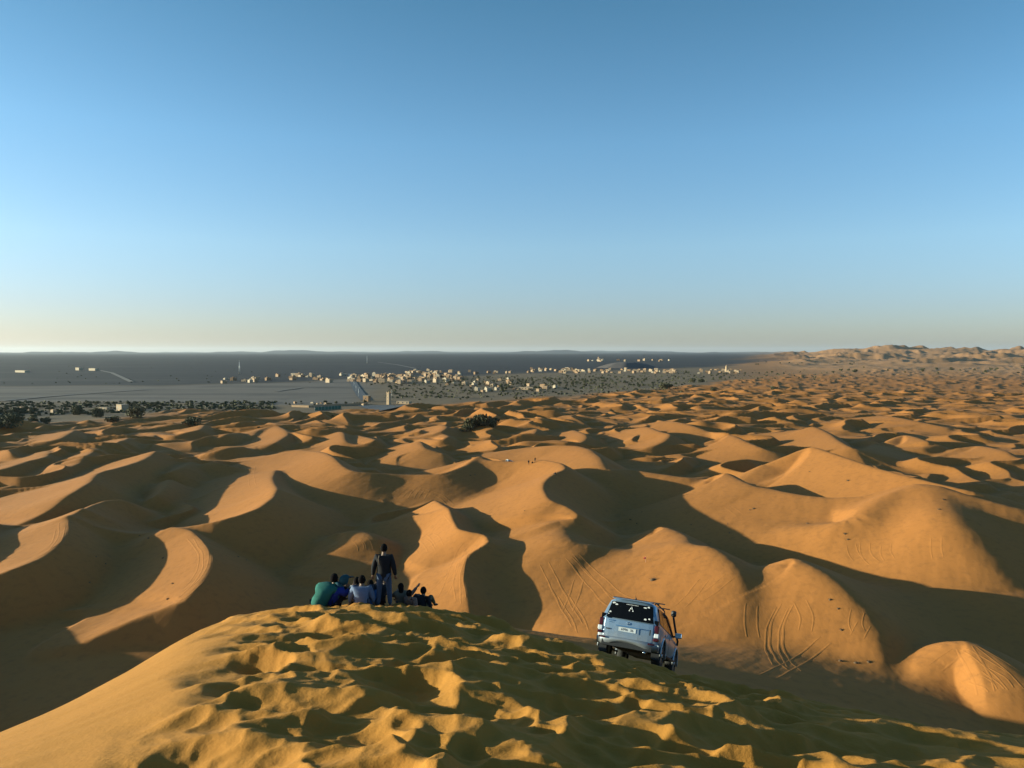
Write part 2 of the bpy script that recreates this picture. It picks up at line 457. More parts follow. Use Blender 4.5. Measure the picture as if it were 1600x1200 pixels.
def simple(name, col, rough=.6, metal=0.0, var=.12, scale=8.0, bump=0.0, coat=0.0, spec=.5):
    """plain material with procedural mottling"""
    if name in MATS: return MATS[name]
    m, nt, b = newmat(name)
    tc = nt.nodes.new("ShaderNodeTexCoord")
    n = nt.nodes.new("ShaderNodeTexNoise"); n.inputs["Scale"].default_value = scale; n.inputs["Detail"].default_value = 4
    nt.links.new(tc.outputs["Object"], n.inputs["Vector"])
    mx = nt.nodes.new("ShaderNodeMix"); mx.data_type = 'RGBA'
    mx.inputs["A"].default_value = tuple(c * (1 - var) for c in col) + (1,)
    mx.inputs["B"].default_value = tuple(min(1, c * (1 + var)) for c in col) + (1,)
    nt.links.new(n.outputs["Fac"], mx.inputs["Factor"])
    nt.links.new(mx.outputs["Result"], b.inputs["Base Color"])
    b.inputs["Roughness"].default_value = rough
    b.inputs["Metallic"].default_value = metal
    b.inputs["Coat Weight"].default_value = coat
    b.inputs["Specular IOR Level"].default_value = spec
    if bump:
        bp = nt.nodes.new("ShaderNodeBump"); bp.inputs["Strength"].default_value = bump; bp.inputs["Distance"].default_value = .02
        nt.links.new(n.outputs["Fac"], bp.inputs["Height"]); nt.links.new(bp.outputs[0], b.inputs["Normal"])
    MATS[name] = m
    return m

def sand_material(name, near, zones=True):
    m, nt, b = newmat(name)
    N, Lk = nt.nodes, nt.links
    geo = N.new("ShaderNodeNewGeometry")
    def noise(scale, detail=4, rough=.55, vec=None):
        n = N.new("ShaderNodeTexNoise"); n.inputs["Scale"].default_value = scale
        n.inputs["Detail"].default_value = detail; n.inputs["Roughness"].default_value = rough
        Lk.new(vec or geo.outputs["Position"], n.inputs["Vector"]); return n
    def mix(a, c, f):
        x = N.new("ShaderNodeMix"); x.data_type = 'RGBA'
        for s, val in (("A", a), ("B", c)):
            if isinstance(val, tuple): x.inputs[s].default_value = val + (1,)
            else: Lk.new(val, x.inputs[s])
        if isinstance(f, (int, float)): x.inputs["Factor"].default_value = f
        else: Lk.new(f, x.inputs["Factor"])
        return x.outputs["Result"]
    def ramp(fac, p0, p1):
        r = N.new("ShaderNodeMapRange"); r.inputs["From Min"].default_value = p0; r.inputs["From Max"].default_value = p1
        Lk.new(fac, r.inputs["Value"]); return r.outputs["Result"]
    if near:
        c = mix((.37, .154, .027), (.43, .187, .035), noise(1.3).outputs["Fac"])
        c = mix(c, (.29, .13, .026), ramp(noise(260, 2).outputs["Fac"], .52, .75))
    else:
        c = mix((.36, .136, .034), (.415, .162, .041), noise(.035).outputs["Fac"])
        c = mix(c, (.29, .116, .032), ramp(noise(.9, 5).outputs["Fac"], .5, .8))
    if not near and zones:
        at = N.new("ShaderNodeAttribute"); at.attribute_name = "zone"
        sep = N.new("ShaderNodeSeparateColor"); Lk.new(at.outputs["Color"], sep.inputs[0])
        # red: stony plain, green: pale clay, blue: scrubby soil
        st = mix((.024, .023, .027), (.046, .042, .044), noise(.004, 6).outputs["Fac"])
        mp = N.new("ShaderNodeMapping"); mp.inputs["Scale"].default_value = (.0006, .006, 1)
        Lk.new(geo.outputs["Position"], mp.inputs["Vector"])
        st = mix(st, (.075, .064, .06), ramp(noise(1, 5, .6, mp.outputs[0]).outputs["Fac"], .54, .8))
        cl = mix((.15, .118, .098), (.20, .16, .13), noise(.02, 5).outputs["Fac"])
        mp3 = N.new("ShaderNodeMapping"); mp3.inputs["Scale"].default_value = (.003, .018, 1); Lk.new(geo.outputs["Position"], mp3.inputs["Vector"])
        cl = mix(cl, (.10, .082, .07), ramp(noise(1, 6, .65, mp3.outputs[0]).outputs["Fac"], .46, .66))
        so = mix((.15, .10, .062), (.23, .155, .088), noise(.05, 6).outputs["Fac"])
        rd = mix((.40, .19, .085), (.46, .24, .11), noise(.01, 4).outputs["Fac"])
        c = mix(c, rd, at.outputs["Alpha"])
        c = mix(c, so, sep.outputs["Blue"]); c = mix(c, cl, sep.outputs["Green"]); c = mix(c, st, sep.outputs["Red"])
    Lk.new(c, b.inputs["Base Color"])
    b.inputs["Roughness"].default_value = .92
    b.inputs["Specular IOR Level"].default_value = .15
    # wind ripples and grain
    bp = N.new("ShaderNodeBump")
    if near:
        g = noise(180, 3)
        bp.inputs["Strength"].default_value = .35; bp.inputs["Distance"].default_value = .004
        Lk.new(g.outputs["Fac"], bp.inputs["Height"])
        bp2 = N.new("ShaderNodeBump"); bp2.inputs["Strength"].default_value = .6; bp2.inputs["Distance"].default_value = .02
        Lk.new(noise(14, 8, .62).outputs["Fac"], bp2.inputs["Height"])
        Lk.new(bp.outputs[0], bp2.inputs["Normal"]); Lk.new(bp2.outputs[0], b.inputs["Normal"])
    else:
        mp2 = N.new("ShaderNodeMapping"); mp2.inputs["Rotation"].default_value = (0, 0, .5); mp2.inputs["Scale"].default_value = (1.2, .28, 1)
        Lk.new(geo.outputs["Position"], mp2.inputs["Vector"])
        bp.inputs["Strength"].default_value = .35; bp.inputs["Distance"].default_value = .10
        Lk.new(noise(1.0, 5, .6, mp2.outputs[0]).outputs["Fac"], bp.inputs["Height"])
        Lk.new(bp.outputs[0], b.inputs["Normal"])
    return m

def grid_mesh(name, X, Y, Z, mat):
    nr, nc = X.shape
    me = bpy.data.meshes.new(name)
    co = np.stack([X, Y, Z], -1).reshape(-1, 3).astype(np.float32)
    me.vertices.add(len(co)); me.vertices.foreach_set("co", co.ravel())
    i = np.arange(nr * nc).reshape(nr, nc)
    q = np.stack([i[:-1, :-1], i[:-1, 1:], i[1:, 1:], i[1:, :-1]], -1).reshape(-1, 4)
    nf = len(q)
    me.loops.add(nf * 4); me.loops.foreach_set("vertex_index", q.ravel().astype(np.int32))
    me.polygons.add(nf)
    me.polygons.foreach_set("loop_start", np.arange(0, nf * 4, 4, dtype=np.int32))
    me.polygons.foreach_set("use_smooth", np.ones(nf, bool))
    me.update(calc_edges=True)
    me.materials.append(mat)
    o = bpy.data.objects.new(name, me); C.objects.link(o)
    return o

# ------------------------------------------------------------------ terrain meshes
D2R = math.pi / 180
az = np.concatenate([np.linspace(-84, -36.5, 80, endpoint=False), np.linspace(-36.5, 35.5, 950, endpoint=False), np.linspace(35.5, 75, 40)]) * D2R
rr = np.concatenate([np.geomspace(25, 75, 45, endpoint=False), np.geomspace(75, 320, 540, endpoint=False), np.geomspace(320, 900, 250, endpoint=False),
                     np.geomspace(900, 7000, 130, endpoint=False), np.geomspace(7000, 62000, 60)])
RR, AA = np.meshgrid(rr, az, indexing='ij')
X, Y = RR * np.sin(AA), RR * np.cos(AA)
# face winding: rows outwards, columns to the right -> flip so that normals look up
Z = H_mid(X, Y)
# sand cannot lie steeper than its angle of repose: let it slide
ni = int(np.searchsorted(rr, 1000))
sr = (np.diff(rr)[:ni, None] * .64).astype(float); sa_ = RR[:ni, 1:] * np.diff(az)[None, :] * .64
Zs = Z[:ni + 1]
for _ in range(60):
    df = np.diff(Zs, axis=0); ex = np.sign(df) * np.maximum(np.abs(df) - sr, 0) * .3
    Zs[:-1] += ex; Zs[1:] -= ex
    df = np.diff(Zs[:ni], axis=1); ex = np.sign(df) * np.maximum(np.abs(df) - sa_, 0) * .3
    Zs[:ni, :-1] += ex; Zs[:ni, 1:] -= ex
ground = grid_mesh("ground", X[:, ::-1], Y[:, ::-1], Z[:, ::-1], sand_material("dune_sand", False))
ground["kind"] = "structure"
RG, AG, ZG = rr.copy(), az.copy(), Z.copy()
def gzs(x, y):
    """height of the built ground mesh"""
    r = np.hypot(x, y); a = np.arctan2(x, y)
    fi = np.clip(np.interp(r, RG, np.arange(len(RG))), 0, len(RG) - 1.001); fj = np.clip(np.interp(a, AG, np.arange(len(AG))), 0, len(AG) - 1.001)
    i = fi.astype(int); j_ = fj.astype(int); fi = fi - i; fj = fj - j_
    return (ZG[i, j_] * (1 - fi) + ZG[i + 1, j_] * fi) * (1 - fj) + (ZG[i, j_ + 1] * (1 - fi) + ZG[i + 1, j_ + 1] * fi) * fj
# surface zones
xs, ys = X[:, ::-1].ravel(), Y[:, ::-1].ravel()
ds = np.hypot(xs, ys)
de, us = end_dist(xs, ys)
vv = 550 + CAM_H * F_PX / np.maximum(ys, ds * .35)
j = 14 * vnoise(xs / 120, ys / 120, 201)
zone = np.zeros((xs.size, 4), np.float32)
rightd = sstep(1120, 1290, us + 40 * vnoise(xs / 300, ys / 300, 71))
inside = sstep(-.04, .06, (de * (1 + .1 * vnoise(xs / 90, ys / 90, 3)) - np.maximum(ys, ds * .35)) / de)
soil = 1 - inside
stony_v = np.interp(us, [-600, 0, 250, 420, 560, 800, 1100, 1200], [606, 604, 602, 598, 592, 584, 574, 566]) + .12 * j
stony = sstep(2, -2, vv - stony_v) * (1 - rightd)
clay = sstep(2, -1.5, vv - np.interp(us, [-600, 0, 150, 300, 450, 540, 600], [624, 627, 627, 629, 633, 632, 620])) * (1 - stony) * sstep(610, 540, us + j)
zone[:, 0] = stony
zone[:, 1] = clay * (1 - stony)
zone[:, 2] = soil * (1 - rightd * sstep(1400, 1900, ds)) * (1 - .75 * sstep(1080, 1260, us))
zone[:, 3] = rightd * sstep(1100, 2000, ds)
ca_ = ground.data.color_attributes.new("zone", 'FLOAT_COLOR', 'POINT')
ca_.data.foreach_set("color", zone.ravel())

az = np.concatenate([np.linspace(-175, -45, 120, endpoint=False), np.linspace(-45, 42, 640, endpoint=False), np.linspace(42, 175, 120)]) * D2R
rr = np.concatenate([np.geomspace(.4, 4.2, 50, endpoint=False), np.geomspace(4.2, 28, 400, endpoint=False), np.geomspace(28, 95, 60)])
RR, AA = np.meshgrid(rr, az, indexing='ij')
X, Y = RR * np.sin(AA), RR * np.cos(AA)
Z = H_fore(X, Y)
fore = grid_mesh("foreground_dune", X[:, ::-1], Y[:, ::-1], Z[:, ::-1], sand_material("crest_sand", True))
fore["kind"] = "structure"

# ------------------------------------------------------------------ object helpers
class MB:
    """collects shapes and links them as ONE mesh object"""
    def __init__(self): self.v, self.f, self.m, self.s = [], [], [], []
    def add(self, verts, faces, mat=0, smooth=False, M=None):
        o = len(self.v)
        for p in verts:
            p = Vector(p)
            self.v.append(tuple(M @ p) if M else tuple(p))
        for f in faces:
            self.f.append(tuple(o + i for i in f)); self.m.append(mat); self.s.append(smooth)
        return self
    def box(self, c, size, mat=0, M=None, taper=1.0):
        x, y, z = size[0] / 2, size[1] / 2, size[2] / 2
        V = [(sx * x * (taper if sz > 0 else 1) + c[0], sy * y * (taper if sz > 0 else 1) + c[1], sz * z + c[2])
             for sz in (-1, 1) for sy in (-1, 1) for sx in (-1, 1)]
        F = [(0, 2, 3, 1), (4, 5, 7, 6), (0, 1, 5, 4), (2, 6, 7, 3), (0, 4, 6, 2), (1, 3, 7, 5)]
        return self.add(V, F, mat, False, M)
    def tube(self, pts, rad, n=8, mat=0, M=None, cap=True, smooth=True):
        pts = [Vector(p) for p in pts]
        if not hasattr(rad, '__len__'): rad = [rad] * len(pts)
        V, F = [], []
        up = None
        for i, p in enumerate(pts):
            t = (pts[min(i + 1, len(pts) - 1)] - pts[max(i - 1, 0)]).normalized()
            if up is None:
                up = t.cross(Vector((0, 0, 1)) if abs(t.z) < .9 else Vector((1, 0, 0))).normalized()
            up = (up - t * up.dot(t)).normalized()
            w = t.cross(up)
            for k in range(n):
                a = 2 * math.pi * k / n
                V.append(p + (up * math.cos(a) + w * math.sin(a)) * rad[i])
        for i in range(len(pts) - 1):
            for k in range(n):
                F.append((i * n + k, i * n + (k + 1) % n, (i + 1) * n + (k + 1) % n, (i + 1) * n + k))
        if cap:
            F.append(tuple(range(n))[::-1]); F.append(tuple((len(pts) - 1) * n + k for k in range(n)))
        return self.add(V, F, mat, smooth, M)
    def disc(self, c, rx, rz, n=12, mat=0, M=None, axis='y'):
        V = []
        for k in range(n):
            a = 2 * math.pi * k / n
            V.append((c[0] + rx * math.cos(a), c[1], c[2] + rz * math.sin(a)) if axis == 'y' else (c[0], c[1] + rx * math.cos(a), c[2] + rz * math.sin(a)))
        return self.add(V, [tuple(range(n))], mat, False, M)
    def mesh(self, name, mats):
        me = bpy.data.meshes.new(name)
        me.from_pydata(self.v, [], self.f)
        for m in mats: me.materials.append(m)
        me.polygons.foreach_set("material_index", self.m)
        me.polygons.foreach_set("use_smooth", self.s)
        me.update()
        return me
    def build(self, name, mats, parent=None):
        if not isinstance(mats, (list, tuple)): mats = [mats]
        return link(name, self.mesh(name, mats), parent)

def link(name, me, parent=None):
    o = bpy.data.objects.new(name, me); C.objects.link(o)
    if parent is not None: o.parent = parent
    return o

def tag(o, label, cat, group=None):
    o["label"] = label; o["category"] = cat
    if group: o["group"] = group
    return o

def empty(name, loc=(0, 0, 0), rot=(0, 0, 0)):
    o = bpy.data.objects.new(name, None); C.objects.link(o)
    o.location = loc; o.rotation_euler = rot; o.empty_display_size = .2
    return o

def copy_tree(o, parent=None):
    c = o.copy(); C.objects.link(c); c.parent = parent
    for ch in list(o.children): copy_tree(ch, c)
    return c

def bevel(o, w, seg=2):
    m = o.modifiers.new("bevel", 'BEVEL'); m.width = w; m.segments = seg; m.limit_method = 'ANGLE'; m.angle_limit = .6
    return o

def gz(x, y): return float(gzs(np.array([x]), np.array([y]))[0])

# ------------------------------------------------------------------ off-road car
def paint_mat(name, col, metal=.55, rough=.28):
    if name in MATS: return MATS[name]
    m, nt, b = newmat(name)
    tc = nt.nodes.new("ShaderNodeTexCoord")
    n = nt.nodes.new("ShaderNodeTexNoise"); n.inputs["Scale"].default_value = 3.0; n.inputs["Detail"].default_value = 6
    nt.links.new(tc.outputs["Object"], n.inputs["Vector"])
    sp = nt.nodes.new("ShaderNodeSeparateXYZ"); nt.links.new(tc.outputs["Object"], sp.inputs[0])
    mr = nt.nodes.new("ShaderNodeMapRange"); mr.inputs["From Min"].default_value = 1.1; mr.inputs["From Max"].default_value = .45
    nt.links.new(sp.outputs["Z"], mr.inputs["Value"])
    mu = nt.nodes.new("ShaderNodeMath"); mu.operation = 'MULTIPLY'
    nt.links.new(mr.outputs[0], mu.inputs[0]); nt.links.new(n.outputs["Fac"], mu.inputs[1])
    mx = nt.nodes.new("ShaderNodeMix"); mx.data_type = 'RGBA'
    mx.inputs["A"].default_value = col + (1,); mx.inputs["B"].default_value = (.36, .27, .18, 1)
    nt.links.new(mu.outputs[0], mx.inputs["Factor"]); nt.links.new(mx.outputs["Result"], b.inputs["Base Color"])
    b.inputs["Metallic"].default_value = metal
    rr_ = nt.nodes.new("ShaderNodeMapRange"); rr_.inputs["To Min"].default_value = rough; rr_.inputs["To Max"].default_value = rough + .35
    nt.links.new(mu.outputs[0], rr_.inputs["Value"]); nt.links.new(rr_.outputs[0], b.inputs["Roughness"])
    b.inputs["Coat Weight"].default_value = .4
    MATS[name] = m
    return m

BLACK = simple("black_plastic", (.018, .018, .02), .55)
GLASS = simple("dark_glass", (.006, .007, .009), .08, var=.05, spec=.10)
RUBBER = simple("tyre_rubber", (.02, .019, .018), .85, bump=.3, scale=40)
RIMM = simple("alloy_rim", (.45, .46, .48), .35, metal=.8)
REDL = simple("red_lens", (.07, .008, .008), .15)
CLEARL = simple("clear_lens", (.75, .76, .78), .12)
CHROME = simple("chrome", (.75, .76, .78), .12, metal=1.0, var=.03)
PLATE = simple("plate_white", (.62, .64, .66), .4)
INK = simple("plate_ink", (.02, .02, .022), .5)
STICK = simple("sticker_white", (.78, .76, .74), .5)

def body_section(y, wl, ws, wb, wr, zs, zm, zb, zr, crown=.05):
    """half outline of the car at station y: sill, bulge, belt, roof edge, roof middle"""
    return [(0, y, zs), (wl * .55, y, zs), (wl, y, zs + .03), (ws, y, zs + .16), (ws + .012, y, zm), (ws - .01, y, zb - .08), (wb, y, zb),
            (wb - (wb - wr) * .55, y, zb + (zr - zb) * .55), (wr, y, zr - .07), (wr - .10, y, zr), (wr * .5, y, zr + crown * .7), (0, y, zr + crown)]

def make_car(name, paint):
    root = empty(name)
    # stations: y, sill width, side width, belt width, roof width, sill z, mid z, belt z, roof z, crown
    st = [(-2.38, .70, .80, .76, .60, .52, .80, 1.16, 1.62, .02),
          (-2.34, .80, .90, .85, .66, .48, .80, 1.18, 1.74, .03),
          (-2.22, .84, .925, .875, .69, .46, .80, 1.18, 1.795, .035),
          (-1.60, .86, .94, .885, .70, .46, .80, 1.17, 1.82, .04),
          (-.60, .86, .94, .89, .70, .46, .80, 1.15, 1.83, .04),
          (.30, .86, .94, .89, .69, .46, .80, 1.13, 1.80, .04),
          (.62, .86, .94, .89, .66, .46, .80, 1.12, 1.72, .04),
          (1.05, .86, .94, .89, .76, .46, .80, 1.11, 1.36, .04),
          (1.34, .86, .94, .885, .80, .46, .80, 1.10, 1.15, .03),
          (2.00, .85, .925, .86, .78, .46, .80, 1.05, 1.09, .03),
          (2.28, .80, .87, .80, .70, .48, .80, .99, 1.02, .02),
          (2.38, .66, .72, .66, .56, .52, .78, .92, .95, .01)]
    secs = []
    for q, s_ in enumerate(st):
        wq = (1.0, 1.0, .8, .25)[q] if q < 4 else 0          # the rear leans forward above the belt
        secs.append([(x, y + wq * .30 * max(0, z - 1.18), z) for (x, y, z) in body_section(*s_)])
    n = len(secs[0])
    V, F = [], []
    for sct in secs:
        V += sct + [(-p[0], p[1], p[2]) for p in sct[1:-1]][::-1]
    k = 2 * n - 2
    for i in range(len(secs) - 1):
        for j_ in range(k):
            F.append((i * k + j_, i * k + (j_ + 1) % k, (i + 1) * k + (j_ + 1) % k, (i + 1) * k + j_))
    F.append(tuple(range(k))); F.append(tuple((len(secs) - 1) * k + j_ for j_ in range(k))[::-1])
    body = MB().add(V, F, 0, True).build("body", [paint, BLACK], root)
    bm = bmesh.new(); bm.from_mesh(body.data); bmesh.ops.recalc_face_normals(bm, faces=bm.faces)
    bm.to_mesh(body.data); bm.free()
    # wheel arches are cut out
    cut = MB()
    for sx in (-1, 1):
        for wy in (-1.42, 1.37):
            cut.tube([(sx * .52, wy, .40), (sx * 1.2, wy, .40)], .47, 20)
    cutter = cut.build("arch_cutter", BLACK)
    bm = bmesh.new(); bm.from_mesh(cutter.data); bmesh.ops.recalc_face_normals(bm, faces=bm.faces); bm.to_mesh(cutter.data); bm.free()
    bo = body.modifiers.new("arches", 'BOOLEAN'); bo.operation = 'DIFFERENCE'; bo.object = cutter; bo.solver = 'EXACT'
    dg = bpy.context.evaluated_depsgraph_get()
    me = bpy.data.meshes.new_from_object(body.evaluated_get(dg))
    body.modifiers.clear(); body.data = me; me.name = "body"
    bpy.data.objects.remove(cutter)
    for p in body.data.polygons: p.use_smooth = True
    body.data.set_sharp_from_angle(angle=.55)
    # underside and wheel wells
    MB().box((0, 0, .48), (1.02, 4.3, .14)).build("underbody", BLACK, root)
    # tailgate, a panel standing proud of the body
    yb = -2.385
    def rear_pt(x, z, out=0.0):
        if z < 1.18: y = -2.385 + .02 * max(0, (.62 - z))
        else: y = -2.385 + (z - 1.18) * .30
        return (x, y - out + .05 * (abs(x) / .85)**3, z)
    def rear_panel(xs, zs, out, wfun=lambda z: 1.0):
        V, F = [], []
        for z in zs:
            for x in xs: V.append(rear_pt(x * wfun(z), z, out))
        m_ = len(xs)
        for a in range(len(zs) - 1):
            for b_ in range(m_ - 1):
                F.append((a * m_ + b_, a * m_ + b_ + 1, (a + 1) * m_ + b_ + 1, (a + 1) * m_ + b_))
        # thickness
        o = len(V)
        V2 = [(p[0], p[1] + .05, p[2]) for p in V]
        rim = [b_ for b_ in range(m_)] + [a * m_ + m_ - 1 for a in range(1, len(zs))] + [(len(zs) - 1) * m_ + b_ for b_ in range(m_ - 2, -1, -1)] + [a * m_ for a in range(len(zs) - 2, 0, -1)]
        for q in range(len(rim)):
            i0, i1 = rim[q], rim[(q + 1) % len(rim)]
            F.append((i1, i0, o + i0, o + i1))
        return MB().add(V + V2, F, 0, False)
    X7 = [-.74, -.6, -.3, 0, .3, .6, .74]
    tg = rear_panel(X7, [.62, .70, .85, 1.0, 1.12, 1.17], .035, lambda z: 1.0 if z < 1.0 else 1.0 - .05 * (z - 1.0)).build("tailgate", paint, root)
    bevel(tg, .012)
    # plate recess: a shaded ledge with the plate in it
    MB().box((0, -2.455, .985), (.74, .05, .025)).build("plate_garnish", CHROME, tg)
    MB().box((0, -2.423, .90), (.66, .012, .17)).build("plate_recess", paint, tg)
    pl = MB().box((-.02, -2.434, .895), (.52, .012, .115)).build("licence_plate", PLATE, tg)
    tx = bpy.data.curves.new("plate_text", 'FONT'); tx.body = "6996  36"; tx.size = .10; tx.align_x = 'CENTER'; tx.align_y = 'CENTER'
    to = bpy.data.objects.new("plate_text", tx); C.objects.link(to)
    me = bpy.data.meshes.new_from_object(to.evaluated_get(bpy.context.evaluated_depsgraph_get()))
    bpy.data.objects.remove(to)
    me.transform(Matrix.Translation((-.02, -2.443, .895)) @ Matrix.Rotation(math.pi / 2, 4, 'X') @ Matrix.Scale(1.05, 4, (1, 0, 0)))
    me.materials.append(INK)
    link("plate_number", me, tg)["kind"] = "stuff"
    # emblem and badges
    em = MB()
    for (rx, rz) in ((.055, .036), (.020, .034)):
        em.tube([(rx * math.cos(a) , -2.428, 1.085 + rz * math.sin(a)) for a in np.linspace(0, 2 * math.pi, 19)], .006, 5, cap=False)
    em.tube([(.04 * math.cos(a), -2.428, 1.10 + .014 * math.sin(a)) for a in np.linspace(0, 2 * math.pi, 15)], .005, 5, cap=False)
    em.build("emblem", CHROME, tg)
    for q in range(5): MB().box((-.60 + q * .036, -2.424, 1.115), (.024, .012, .03)).build("badge_letter", CHROME, tg)
    for q in range(4): MB().box((-.60 + q * .03, -2.424, 1.06), (.02, .012, .018)).build("badge_letter", CHROME, tg)
    MB().box((-.60, -2.42, .86), (.13, .012, .035)).build("model_badge", BLACK, tg)
    MB().box((.66, -2.425, .93), (.03, .02, .16)).build("tailgate_handle", BLACK, tg)
    # rear window with stickers
    rw = rear_panel([-.72, -.6, -.3, 0, .3, .6, .72], [1.20, 1.3, 1.45, 1.60, 1.70], .022, lambda z: 1.0 - .26 * (z - 1.2)).build("rear_window", GLASS, root)
    bevel(rw, .01)
    sk = [(-.555, 1.645, .05, .034), (-.47, 1.61, .045, .022), (.40, 1.63, .05, .02), (.50, 1.655, .036, .03), (-.62, 1.36, .034, .03), (-.66, 1.30, .02, .018), (.46, 1.285, .04, .03), (.575, 1.31, .03, .03)]
    for (sx_, sz_, rx, rz) in sk:
        p = rear_pt(sx_, sz_, .026)
        MB().disc((p[0], p[1], sz_), rx, rz, 10).build("sticker", STICK, rw)
    for q in range(9):                                  # line of white lettering, too small to read
        p = rear_pt(-.16 + q * .042, 1.655, .026); MB().box((p[0], p[1], 1.655), (.026, .003, .016)).build("lettering", STICK, rw)
    fig = MB()                                          # white figure like a letter A with two dots
    for (a, b_) in (((-.05, 1.50), (0, 1.60)), ((0, 1.60), (.05, 1.50)), ((-.03, 1.535), (.03, 1.535))):
        p0, p1 = rear_pt(a[0], a[1], .028), rear_pt(b_[0], b_[1], .028)
        fig.tube([p0, p1], .009, 5)
    for sx_ in (-.055, .055):
        p = rear_pt(sx_, 1.475, .027); fig.disc(p, .02, .018, 8)
    fig.build("window_figure", STICK, rw)
    MB().tube([(.0, -2.37, 1.22), (.25, -2.35, 1.26), (.42, -2.345, 1.255)], .010, 5).build("rear_wiper", BLACK, rw)
    # spoiler over the window
    sp_ = MB().add([(-.62, -2.10, 1.80), (.62, -2.10, 1.80), (.60, -2.36, 1.775), (-.60, -2.36, 1.775), (-.62, -2.10, 1.84), (.62, -2.10, 1.84), (.60, -2.36, 1.80), (-.60, -2.36, 1.80)],
                   [(0, 3, 2, 1), (4, 5, 6, 7), (0, 1, 5, 4), (2, 3, 7, 6), (1, 2, 6, 5), (0, 4, 7, 3)]).build("spoiler", paint, root)
    bevel(sp_, .01)
    # tail lights: dark red upper lens, clear middle, red foot
    for sx in (-1, 1):
        tl = MB().box((sx * .835, -2.335, 1.04), (.135, .13, .24)).build("tail_light", REDL if sx > 0 else REDL, root)
        bevel(tl, .03, 3)
        cl = MB().box((sx * .85, -2.345, .87), (.145, .13, .12)).build("reversing_lens", CLEARL, tl); bevel(cl, .02)
        rl = MB().box((sx * .84, -2.345, .75), (.16, .14, .09)).build("lower_lens", REDL, tl); bevel(rl, .02)
        MB().box((sx * .80, -2.30, 1.22), (.12, .12, .16)).build("pillar_trim", GLASS, tl)
    # bumper with a raised middle
    bp = MB()
    xs = np.linspace(-.93, .93, 15)
    V, F = [], []
    for x in xs:
        lift = .10 * max(0, 1 - (abs(x) / .55)**2)
        yy_ = -2.47 + .16 * (abs(x) / .93)**3
        prof = [(yy_ + .14, .66), (yy_, .655), (yy_ - .015, .58), (yy_ + .01, .46 + lift), (yy_ + .14, .42 + lift)]
        V += [(x, a, b_) for a, b_ in prof]
    for a in range(len(xs) - 1):
        for b_ in range(4): F.append((a * 5 + b_, a * 5 + b_ + 1, (a + 1) * 5 + b_ + 1, (a + 1) * 5 + b_))
    F += [(0, 1, 2, 3, 4), tuple((len(xs) - 1) * 5 + q for q in (4, 3, 2, 1, 0))]
    bpo = bp.add(V, F, 0, True).build("rear_bumper", paint, root)
    MB().box((0, -2.30, .47), (1.5, .2, .16)).build("diffuser", BLACK, bpo)
    for sx in (-1, 1): MB().box((sx * .74, -2.475, .60), (.2, .03, .05)).build("reflector", REDL, bpo)
    MB().tube([(.55, -2.2, .36), (.55, -2.45, .34)], .035, 10).build("exhaust_pipe", CHROME, root)
    fb = MB().box((0, 2.36, .62), (1.62, .2, .30)).build("front_bumper", paint, root); bevel(fb, .06, 3)
    # side glass: rear quarter, rear door, front door; windscreen
    def side_glass(nm, pts):
        for sx in (-1, 1):
            V = []
            for (y, z) in pts:
                zb_ = 1.15; w = .895 - (z - zb_) / (1.80 - zb_) * .19
                V.append((sx * (w + .012), y, z))
            V2 = [(p[0] - sx * .03, p[1], p[2]) for p in V]
            m_ = len(V)
            Fs = [tuple(range(m_)) if sx < 0 else tuple(range(m_))[::-1]]
            Fs += [(q, (q + 1) % m_, m_ + (q + 1) % m_, m_ + q) for q in range(m_)]
            MB().add(V + V2, Fs).build(nm, GLASS, root)
    side_glass("quarter_window", [(-2.08, 1.25), (-1.42, 1.22), (-1.42, 1.72), (-1.92, 1.70)])
    side_glass("rear_door_window", [(-1.36, 1.22), (-.44, 1.20), (-.44, 1.735), (-1.36, 1.725)])
    side_glass("front_door_window", [(-.38, 1.20), (.86, 1.17), (.52, 1.60), (.30, 1.71), (-.38, 1.735)])
    MB().add([(-.68, .60, 1.70), (.68, .60, 1.70), (.80, 1.22, 1.20), (-.80, 1.22, 1.20)], [(0, 1, 2, 3)]).add(
        [(-.68, .58, 1.69), (.68, .58, 1.69), (.80, 1.20, 1.19), (-.80, 1.20, 1.19)], [(3, 2, 1, 0)]).build("windscreen", GLASS, root)
    # door shut lines, handles and sill strips
    for sx in (-1, 1):
        for y in (-1.39, -.41, .95):
            MB().box((sx * .951, y, .84), (.004, .014, .60)).build("door_gap", BLACK, root)
        for y in (-1.18, -.18):
            h = MB().box((sx * .955, y, 1.02), (.03, .18, .035)).build("door_handle", CHROME, root); bevel(h, .01)
        MB().box((sx * .93, -.05, .44), (.12, 1.75, .05)).build("side_step", BLACK, root)
        for wy in (-1.42, 1.37):
            fl = MB().tube([(sx * .945, wy + .50 * math.cos(a), .40 + .50 * math.sin(a)) for a in np.linspace(-.1, math.pi + .1, 15)], .035, 6).build("arch_flare", paint, root)
